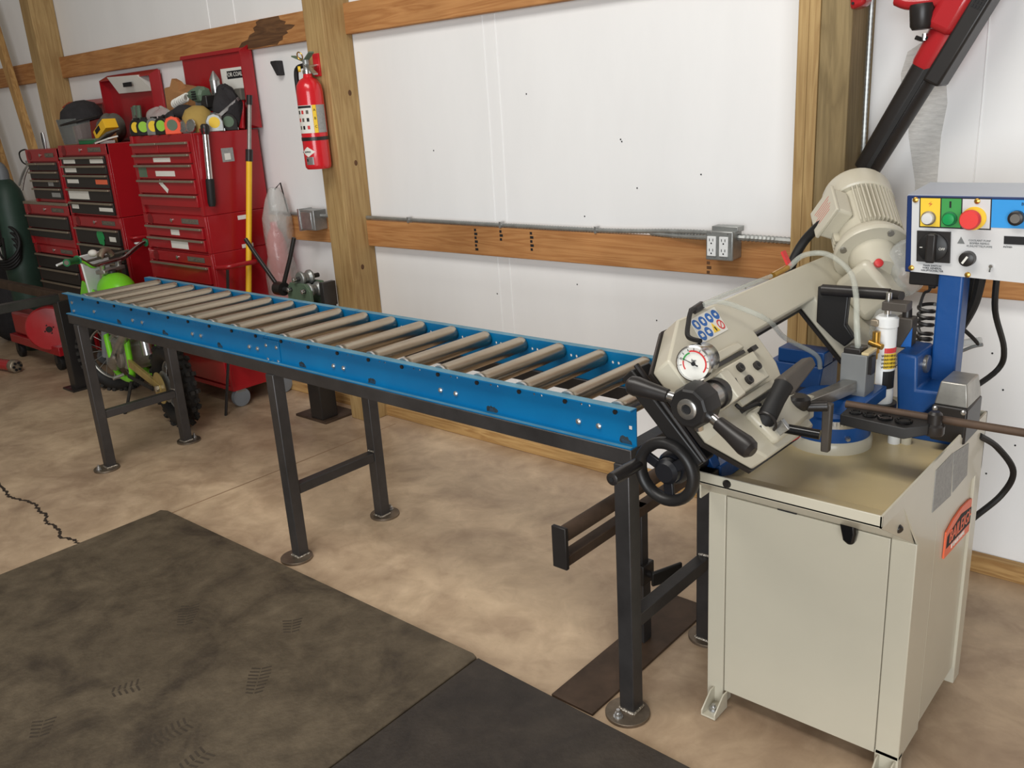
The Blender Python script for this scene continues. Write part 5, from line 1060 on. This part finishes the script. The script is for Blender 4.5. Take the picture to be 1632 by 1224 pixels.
MB().obox(bA+bd*.50+bs*.015-V((0, .04, 0)), bd*.09, bs*.040, (0, .03, 0)).build('shroud', 'blower_red', t, bevel=.018)
MB().obox(bA+bd*.53+bs*.030-V((0, .072, 0)), bd*.035, bs*.010, (0, .002, 0)).build('name_plate', 'zinc', t)
mt_ = MB().lathe([(.03, 0), (.032, .01), (.030, .055), (.024, .065)], (.232, 1.10, 1.715), (.05, 0, -1), 20).build('muffler', 'black_satin', t)
MB().tube([(.215, 1.12, 1.632), (.235, 1.12, 1.625), (.262, 1.12, 1.63)], .006, 8, smooth=4).build('primer_lever', 'black_satin', t); MB().cyl((.238, 1.12, 1.64), (.238, 1.12, 1.622), .007, n=8).build('stem', 'zinc', t)
MB().tube([(.16, 1.12, 1.735), (.20, 1.11, 1.72), (.27, 1.11, 1.72), (.33, 1.11, 1.75), (.36, 1.12, 1.85)], .018, 12, smooth=5).build('handle', 'blower_red', t)
t = thing('string_trimmer', 'red plastic tool end poking down beside the grey post', 'power tool', (.065, 1.1, 1.72))
MB().hexa([(.045, 1.07, 1.718), (.085, 1.07, 1.728), (.085, 1.13, 1.728), (.045, 1.13, 1.718)], [(.04, 1.07, 1.80), (.10, 1.07, 1.80), (.10, 1.14, 1.80), (.04, 1.14, 1.80)]).build('trigger_guard', 'blower_red', t, bevel=.010); MB().cyl((.07, 1.11, 1.79), (.075, 1.16, 2.1), .02, n=14).build('shaft', 'blower_red', t); MB().box((.05, 1.15, 2.05), (.10, 1.266, 2.09)).build('wall_peg', 'black_satin', t); MB().cyl((.055, 1.069, 1.735), (.055, 1.066, 1.735), .004, n=8).build('screw', 'ink', t)
# ---------------------------------------------------------------- pipe roller on a pedestal
t = thing('tube_bender', 'manual ring roll bender with two black levers on a pedestal', 'bender', (-2.61, 1.0, 0))
B((-2.79, .955, 0), (-2.53, 1.165, .012)).build('base_plate', 'steel_rust', t, bevel=.001); B((-2.665, .965, .012), (-2.565, 1.065, .60)).build('column', 'black_satin', t, bevel=.004)
B((-2.72, .93, .60), (-2.51, 1.10, .615)).build('top_plate', 'steel_dark', t, bevel=.002)
for y in (.955, 1.055): MB().prism([(-2.71, y, .615), (-2.52, y, .615), (-2.52, y, .70), (-2.56, y, .735), (-2.68, y, .735), (-2.71, y, .70)], (0, .018, 0)).build('cheek_plate', 'tool_green', t, bevel=.002)
for x, z in ((-2.675, .70), (-2.56, .70), (-2.618, .755)):
    dd = MB().lathe([(.032, 0), (.036, .004), (.036, .014), (.026, .026), (.026, .046), (.036, .058), (.036, .068), (.032, .072)], (x, .972, z), (0, 1, 0), 24).build('roll_die', 'galv', t); MB().cyl((x, .935, z), (x, 1.09, z), .012, n=12).build('shaft', 'steel_dark', dd)
    MB().lathe([(.013, 0), (.013, .012), (.008, .016)], (x, .948, z), (0, -1, 0), 6).build('shaft_nut', 'zinc', dd)
B((-2.50, 1.0, .62), (-2.47, 1.08, .74)).build('side_plate', 'steel_dark', t, bevel=.002)
hb = MB().cyl((-2.78, .945, .70), (-2.72, .945, .70), .035, n=20).build('lever_hub', 'black_satin', t); MB().cyl((-2.73, .945, .70), (-2.675, .945, .70), .012, n=10).build('hub_shaft', 'steel_dark', t)
MB().tube([(-2.76, .945, .70), (-2.90, .93, .86), (-2.965, .92, .945)], .011, 10).build('lever', 'black_satin', t); MB().tube([(-2.74, .95, .70), (-2.68, .98, .86), (-2.655, 1.0, .955)], .011, 10).build('lever', 'black_satin', t)
tag(MB().tube([(-3.14, .745, 0), (-3.10, .80, .35), (-3.065, .85, .79)], .008, 8).build('steel_rod', 'black_satin'), 'thin black steel rod leaning on the red cabinet side handle', 'rod')
# ================================================================ green dirt bike parked behind the conveyor
Rw = V((-3.22, .53, 0)); Fw = V((-4.18, .66, 0)); bu = (Fw-Rw).normalized(); bl_ = V((0, 0, 1)).cross(bu).normalized()   # bl_: lateral, towards the camera side
if bl_.y > 0: bl_ = -bl_
bz = V((0, 0, 1))
def K(f, s, z): return Rw+bu*f+bl_*s+bz*z      # f forward from the rear contact, s to the camera side
bk = thing('dirt_bike', 'green dirt bike with knobby tyres parked behind the conveyor', 'motorcycle', tuple((Rw+Fw)/2))
bar_d = V((-.46, .88, 0)).normalized()
def wheel(c, axis, R, tr, nk):
    w_ = MB().torus(c, axis, R-tr, tr, 40, 12, 1.0).build('tyre', 'black_rubber', bk)
    x, y, z = frame(axis); mb = MB()
    for i in range(nk):
        t0 = 2*math.pi*i/nk; d = x*math.cos(t0)+y*math.sin(t0); q = -x*math.sin(t0)+y*math.cos(t0)
        for s in ((-.55, .55) if i % 2 else (-.95, 0, .95)):
            ph = s*.75; n_ = d*math.cos(ph)+z*math.sin(ph); mb.obox(c+d*(R-tr)+n_*(tr+.005), q*.010, z*math.cos(ph)*.011-d*math.sin(ph)*.011, n_*.010)
    mb.build('tread_knobs', 'mud_black', w_, smooth=False)['kind'] = 'stuff'
    MB().torus(c, axis, R-tr*1.9, .008, 36, 8, 1.8).build('rim', 'aluminium', w_)
    MB().cyl(c-V(axis)*.04, c+V(axis)*.04, .030, n=18).build('hub', 'mud_grey', w_)
    sp = MB()
    for i in range(18):
        t0 = 2*math.pi*i/18; d = x*math.cos(t0)+y*math.sin(t0); d2 = x*math.cos(t0+.5)+y*math.sin(t0+.5); sp.cyl(c+V(axis)*.03*(-1)**i+d2*.028, c+d*(R-tr*1.95), .0018, n=5)
    sp.build('spokes', 'galv', w_)['kind'] = 'stuff'; MB().lathe([(.03, 0), (.085, .001), (.085, .004), (.03, .005)], c+V(axis)*.045, axis, 28).build('brake_disc', 'galv', w_)
fc0 = Fw+bz*.235; rc0 = Rw+bz*.225
wheel(fc0, bar_d, .235, .038, 34); wheel(rc0, bl_, .225, .048, 30)
hd_b = V((-bar_d.y, bar_d.x, 0)); hd_b = hd_b if hd_b.x < 0 else -hd_b   # where the front wheel heads
tc_ = V((-3.94, .635, .765))
for s in (-1, 1):
    p0 = fc0+bar_d*.07*s; p1 = tc_+bar_d*.07*s; MB().cyl(p0, p0+(p1-p0)*.55, .021, n=14).build('fork_slider', 'caster_grey', bk); MB().cyl(p0+(p1-p0)*.5, p1+(p1-p0)*.08, .016, n=14).build('fork_tube', 'zinc', bk)
MB().obox(tc_, bar_d*.09, hd_b*.03, bz*.012).build('triple_clamp', 'aluminium', bk, bevel=.005); MB().obox(tc_-bz*.12+hd_b*.045, bar_d*.09, hd_b*.03, bz*.012).build('triple_clamp', 'aluminium', bk, bevel=.005)
hc = V((-3.92, .615, .845))
hbp = [hc+bar_d*s*x-hd_b*o+bz*z for s, x, o, z in ((-1, .40, .075, .035), (-1, .27, .05, .03), (-1, .14, .01, -.03), (-1, .05, 0, -.035), (1, .05, 0, -.035), (1, .14, .01, -.03), (1, .27, .05, .03), (1, .40, .075, .035))]
MB().tube(hbp, .013, 10, smooth=4).build('handlebar', 'chrome', bk); MB().cyl(hc-bar_d*.20+bz*.0, hc+bar_d*.20+bz*.0, .007, n=10).build('cross_brace', 'cloth_grey', bk)
for s in (-1, 1):
    e = hbp[0] if s < 0 else hbp[-1]; e0 = hbp[1] if s < 0 else hbp[-2]; d = (e-e0).normalized(); g_ = MB().lathe([(.024, 0), (.017, .006), (.0175, .10), (.020, .108)], e-d*.11, d, 16).build('grip', 'green_dark', bk)
    MB().tube([e-d*.14, e-d*.13+hd_b*.05+bz*.0, e-d*.02+hd_b*.075-bz*.015], .006, 8, smooth=3).build('control_lever', 'white_paint', bk)
MB().tube([hc+bar_d*.05, hc+bar_d*.02+bz*.03, hc-bar_d*.02+bz*.03, hc-bar_d*.05], .018, 10, smooth=3).build('bar_clamp', 'trim_alu', bk); MB().ball(hc-bar_d*.10+bz*.035, .025, .025, .02).build('kill_switch', PS, bk)
npc = tc_+hd_b*.085-bz*.02
MB().hexa([npc+bar_d*.10-bz*.12, npc-bar_d*.10-bz*.12, npc-bar_d*.10-bz*.12+hd_b*.012, npc+bar_d*.10-bz*.12+hd_b*.012], [npc+bar_d*.12+bz*.12, npc-bar_d*.12+bz*.12, npc-bar_d*.12+bz*.12+hd_b*.012, npc+bar_d*.12+bz*.12+hd_b*.012]).build('number_plate', 'white_paint', bk, bevel=.01)
MB().prism([fc0+bar_d*.055+bz*.28-hd_b*.22, fc0-bar_d*.055+bz*.28-hd_b*.22, fc0-bar_d*.06+bz*.33+hd_b*.0, fc0-bar_d*.03+bz*.30+hd_b*.20, fc0+bar_d*.03+bz*.30+hd_b*.20, fc0+bar_d*.06+bz*.33+hd_b*.0], bz*.010).build('front_fender', 'bike_green', bk, bevel=.006)
MB().ball(K(.66, 0, .655), .14, .10, .10, R=bu.to_track_quat('X', 'Z').to_matrix(), u=24, v=16).build('fuel_tank', 'bike_green', bk); MB().lathe([(.028, 0), (.028, .02), (.02, .026)], K(.68, 0, .745), (0, 0, 1), 14).build('fuel_cap', 'black_satin', bk)
MB().tube([K(.82, .02, .76), K(.90, .03, .80), K(.94, .0, .78)], .006, 8, smooth=4).build('vent_hose', 'green_btn', bk)
for s in (-1, 1): MB().prism([K(.98, s*.10, .62), K(.86, s*.12, .48), K(.66, s*.11, .50), K(.72, s*.095, .66), K(.92, s*.095, .70)], bl_*s*.012).build('radiator_shroud', 'bike_green', bk, bevel=.004)
MB().hexa([K(.70, -.075, .62), K(.70, .075, .62), K(.05, .065, .66), K(.05, -.065, .66)], [K(.70, -.06, .68), K(.70, .06, .68), K(.02, .05, .71), K(.02, -.05, .71)]).build('seat', 'black_rubber', bk, bevel=.015)
MB().hexa([K(.10, -.07, .60), K(.10, .07, .60), K(-.30, .06, .66), K(-.30, -.06, .66)], [K(.10, -.065, .62), K(.10, .065, .62), K(-.30, .055, .675), K(-.30, -.055, .675)]).build('rear_fender', 'bike_green', bk, bevel=.006)
for s in (-1, 1):
    MB().prism([K(.42, s*.085, .60), K(.36, s*.09, .42), K(.28, s*.09, .50), K(.05, s*.08, .62), K(.10, s*.08, .66)], bl_*s*.01).build('side_panel', 'bike_green', bk, bevel=.004)
    MB().tube([K(.93, s*.03, .60), K(.82, s*.06, .30), K(.72, s*.07, .18), K(.45, s*.075, .19), K(.40, s*.08, .36), K(.42, s*.07, .58)], .017, 10, smooth=5).build('frame_tube', 'bike_green', bk)
    MB().hexa([K(.42, s*.075, .27), K(.42, s*.095, .27), K(.42, s*.095, .32), K(.42, s*.075, .32)], [K(-.02, s*.065, .205), K(-.02, s*.085, .205), K(-.02, s*.085, .245), K(-.02, s*.065, .245)]).build('swingarm', 'gold_arm', bk, bevel=.004)
    MB().cyl(K(0, s*.085, .225), K(0, s*.10, .225), .017, n=6).build('axle_nut', 'zinc', bk)
MB().obox(K(.58, 0, .31), bu*.12, bl_*.085, bz*.085).build('engine_case', 'aluminium', bk, bevel=.03, seg=3); MB().cyl(K(.54, .08, .30), K(.54, .105, .30), .062, n=24).build('clutch_cover', 'mud_grey', bk, bevel=.006)
cyb = MB().obox(K(.66, 0, .46), bu*.06, bl_*.06, bz*.07).build('engine_cylinder', 'mud_grey', bk, bevel=.006)
for i in range(5): MB().obox(K(.66, 0, .41+.025*i), bu*.072, bl_*.072, bz*.004).build('cooling_fin', 'aluminium', cyb)
MB().tube([K(.72, .0, .42), K(.86, .03, .33), K(.82, .05, .22), K(.66, .085, .24), K(.45, .095, .40), K(.28, .10, .50)], [.024, .03, .04, .042, .03, .022], 12, smooth=0).build('expansion_pipe', 'aluminium', bk)
MB().cyl(K(.30, .105, .49), K(.02, .11, .56), .032, n=18).build('silencer', 'caster_grey', bk); MB().obox(K(.20, .135, .515), bu*.06, bl_*.003, bz*.035).build('heat_shield', 'trim_alu', bk)
MB().cyl(K(.38, .0, .60), K(.34, .0, .33), .028, n=14).build('shock_absorber', 'zinc', bk)
MB().tube([K(.5, .10, .21), K(.5, .16, .20)], .010, 8).build('foot_peg', 'zinc', bk)
MB().tube([K(.60, .09, .25), K(.50, .13, .33), K(.44, .15, .33)], .008, 8, smooth=3).build('kick_lever', 'zinc', bk); MB().obox(K(.02, 0, .14) if False else K(.24, .098, .215), bu*.19, bl_*.004, bz*.010).build('chain', 'mud_black', bk)
MB().lathe([(.03, 0), (.085, .001), (.085, .005), (.03, .006)], K(0, .075, .225), bl_, 26).build('sprocket', 'gold_arm', bk)
MB().tube([K(.42, .09, .18), K(.44, .13, .05), K(.45, .15, .0)], .009, 8).build('side_stand', 'mud_black', bk)

# ================================================================ far left: steel table frame and shop clutter
tf = thing('steel_table', 'bare dark steel table frame with thick legs by the bike', 'table', (-5.2, .2, 0))
for a, b in (((-6.4, .515), (-4.43, .565)),): B((a[0], a[1], .555), (b[0], b[1], .605)).build('top_rail', 'steel_rust', tf, bevel=.002)
B((-4.49, -.5, .55), (-4.43, .515, .60)).build('top_rail', 'steel_dark', tf, bevel=.002)
for x, y in ((-4.46, .535), (-4.46, -.47), (-6.35, .535)):
    l = B((x-.04, y-.04, .01), (x+.04, y+.04, .56)).build('leg', 'black_satin', tf, bevel=.003); B((x-.075, y-.075, 0), (x+.075, y+.075, .012)).build('foot_plate', 'black_satin', l)
B((-6.35, -.5, .555), (-6.30, .53, .60)).build('top_rail', 'steel_dark', tf, bevel=.002); B((-6.4, -.5, .555), (-4.43, -.45, .605)).build('top_rail', 'steel_rust', tf, bevel=.002)
cm_ = thing('cutoff_machine', 'red wheeled machine with a round disc guard under the steel table', 'machine', (-5.1, .74, 0))
nd_ = V((.82, -.57, 0)).normalized(); sd_ = V((-nd_.y, nd_.x, 0)); cc = V((-5.06, .66, .285))
dg_ = MB().lathe([(.145, 0), (.150, .004), (.150, .05), (.14, .062), (.05, .068), (.04, .068)], cc-nd_*.03, nd_, 36).build('disc_guard', 'blower_red', cm_); MB().cyl(cc+nd_*.035, cc+nd_*.048, .02, n=12).build('hub', 'mud_black', dg_)
for i in range(4):
    a = i*math.pi/2+.4; MB().cyl(cc+nd_*.034+(sd_*math.cos(a)+bz*math.sin(a))*.03, cc+nd_*.043+(sd_*math.cos(a)+bz*math.sin(a))*.03, .005, n=8).build('hub_bolt', 'mud_black', dg_)
B((-5.75, .63, .11), (-4.93, .78, .17)).build('base_frame', 'chest_red', cm_, bevel=.004); B((-5.7, .65, .17), (-5.15, .77, .34)).build('motor_box', 'chest_red', cm_, bevel=.02)
for x in (-5.68, -5.02): 
    MB().lathe([(.03, -.018), (.052, -.016), (.055, 0), (.052, .016), (.03, .018)], (x, .66, .055), (0, 1, 0), 22).build('wheel', 'black_rubber', cm_); MB().box((x-.02, .635, .05), (x+.02, .642, .12)).build('fork', 'black_satin', cm_)
gcy = thing('gas_cylinder', 'dark green welding gas cylinder standing left of the chests', 'gas cylinder', (-5.86, .86, 0))
MB().lathe([(.11, 0), (.115, .02), (.115, 1.05), (.10, 1.15), (.06, 1.22), (.035, 1.24)], (-5.86, .86, 0), (0, 0, 1), 28).build('bottle', 'gas_green', gcy); MB().lathe([(.045, 0), (.045, .06), (.03, .10), (.012, .12)], (-5.86, .86, 1.23), (0, 0, 1), 18).build('valve_cap', 'caster_grey', gcy)
MB().lathe([(.03, 0), (.034, .01), (.034, .03), (.03, .035)], (-5.80, .75, 1.12), (.8, -.6, 0), 16).build('regulator', 'sign_red', gcy); MB().tube([(-5.80, .74, 1.10), (-5.74, .70, .95), (-5.78, .70, .75), (-5.70, .70, .70), (-5.66, .70, .85)], .008, 8, smooth=6).build('hose', 'black_rubber', gcy)
for i in range(4): MB().torus((-5.80, .735+.006*i, .80-.03*i), (.6, -.75, .3), .13-.012*i, .012, 26, 8).build('hose_coil', 'black_rubber', gcy)
MB().box((-5.86, .735, .80), (-5.82, .78, .96)).build('coil_bracket', 'steel_dark', gcy)
fj = thing('floor_jack', 'red trolley jack with a steel saddle end on the floor', 'jack', (-5.4, .42, 0))
MB().cyl((-5.62, .38, .045), (-5.26, .45, .045), .036, n=20).build('hydraulic_body', 'blower_red', fj); MB().lathe([(.040, 0), (.044, .006), (.044, .05), (.036, .056)], (-5.28, .446, .046), (.98, .19, 0), 12).build('end_cap', 'trim_alu', fj)
for i in range(6):
    a = i*math.pi/3; MB().cyl(V((-5.222, .457, .046))+V((-.19*math.cos(a), .98*math.cos(a), math.sin(a)))*.025, V((-5.216, .458, .046))+V((-.19*math.cos(a), .98*math.cos(a), math.sin(a)))*.025, .009, n=8).build('port', 'ink', fj)
B((-5.7, .30, .0), (-5.5, .36, .07)).build('side_frame', 'black_satin', fj, bevel=.01); B((-5.66, .32, .03), (-5.56, .42, .08)).build('cross_member', 'black_satin', fj, bevel=.005); MB().tube([(-5.6, .36, .06), (-5.75, .2, .2), (-5.9, .05, .4)], .014, 10).build('handle', 'steel_dark', fj)
tp = MB(); tp.ball((-6.32, .92, .27), .25, .24, .30, lump=.07, seed=21, u=24, v=16)
tag(tp.build('tarp_heap', 'cloth_black'), 'dark tarp heaped on the floor left of the gas cylinder', 'tarp')
# ---------------------------------------------------------------- tidy up
for o in bpy.data.objects:
    if '_org' in o: del o['_org']
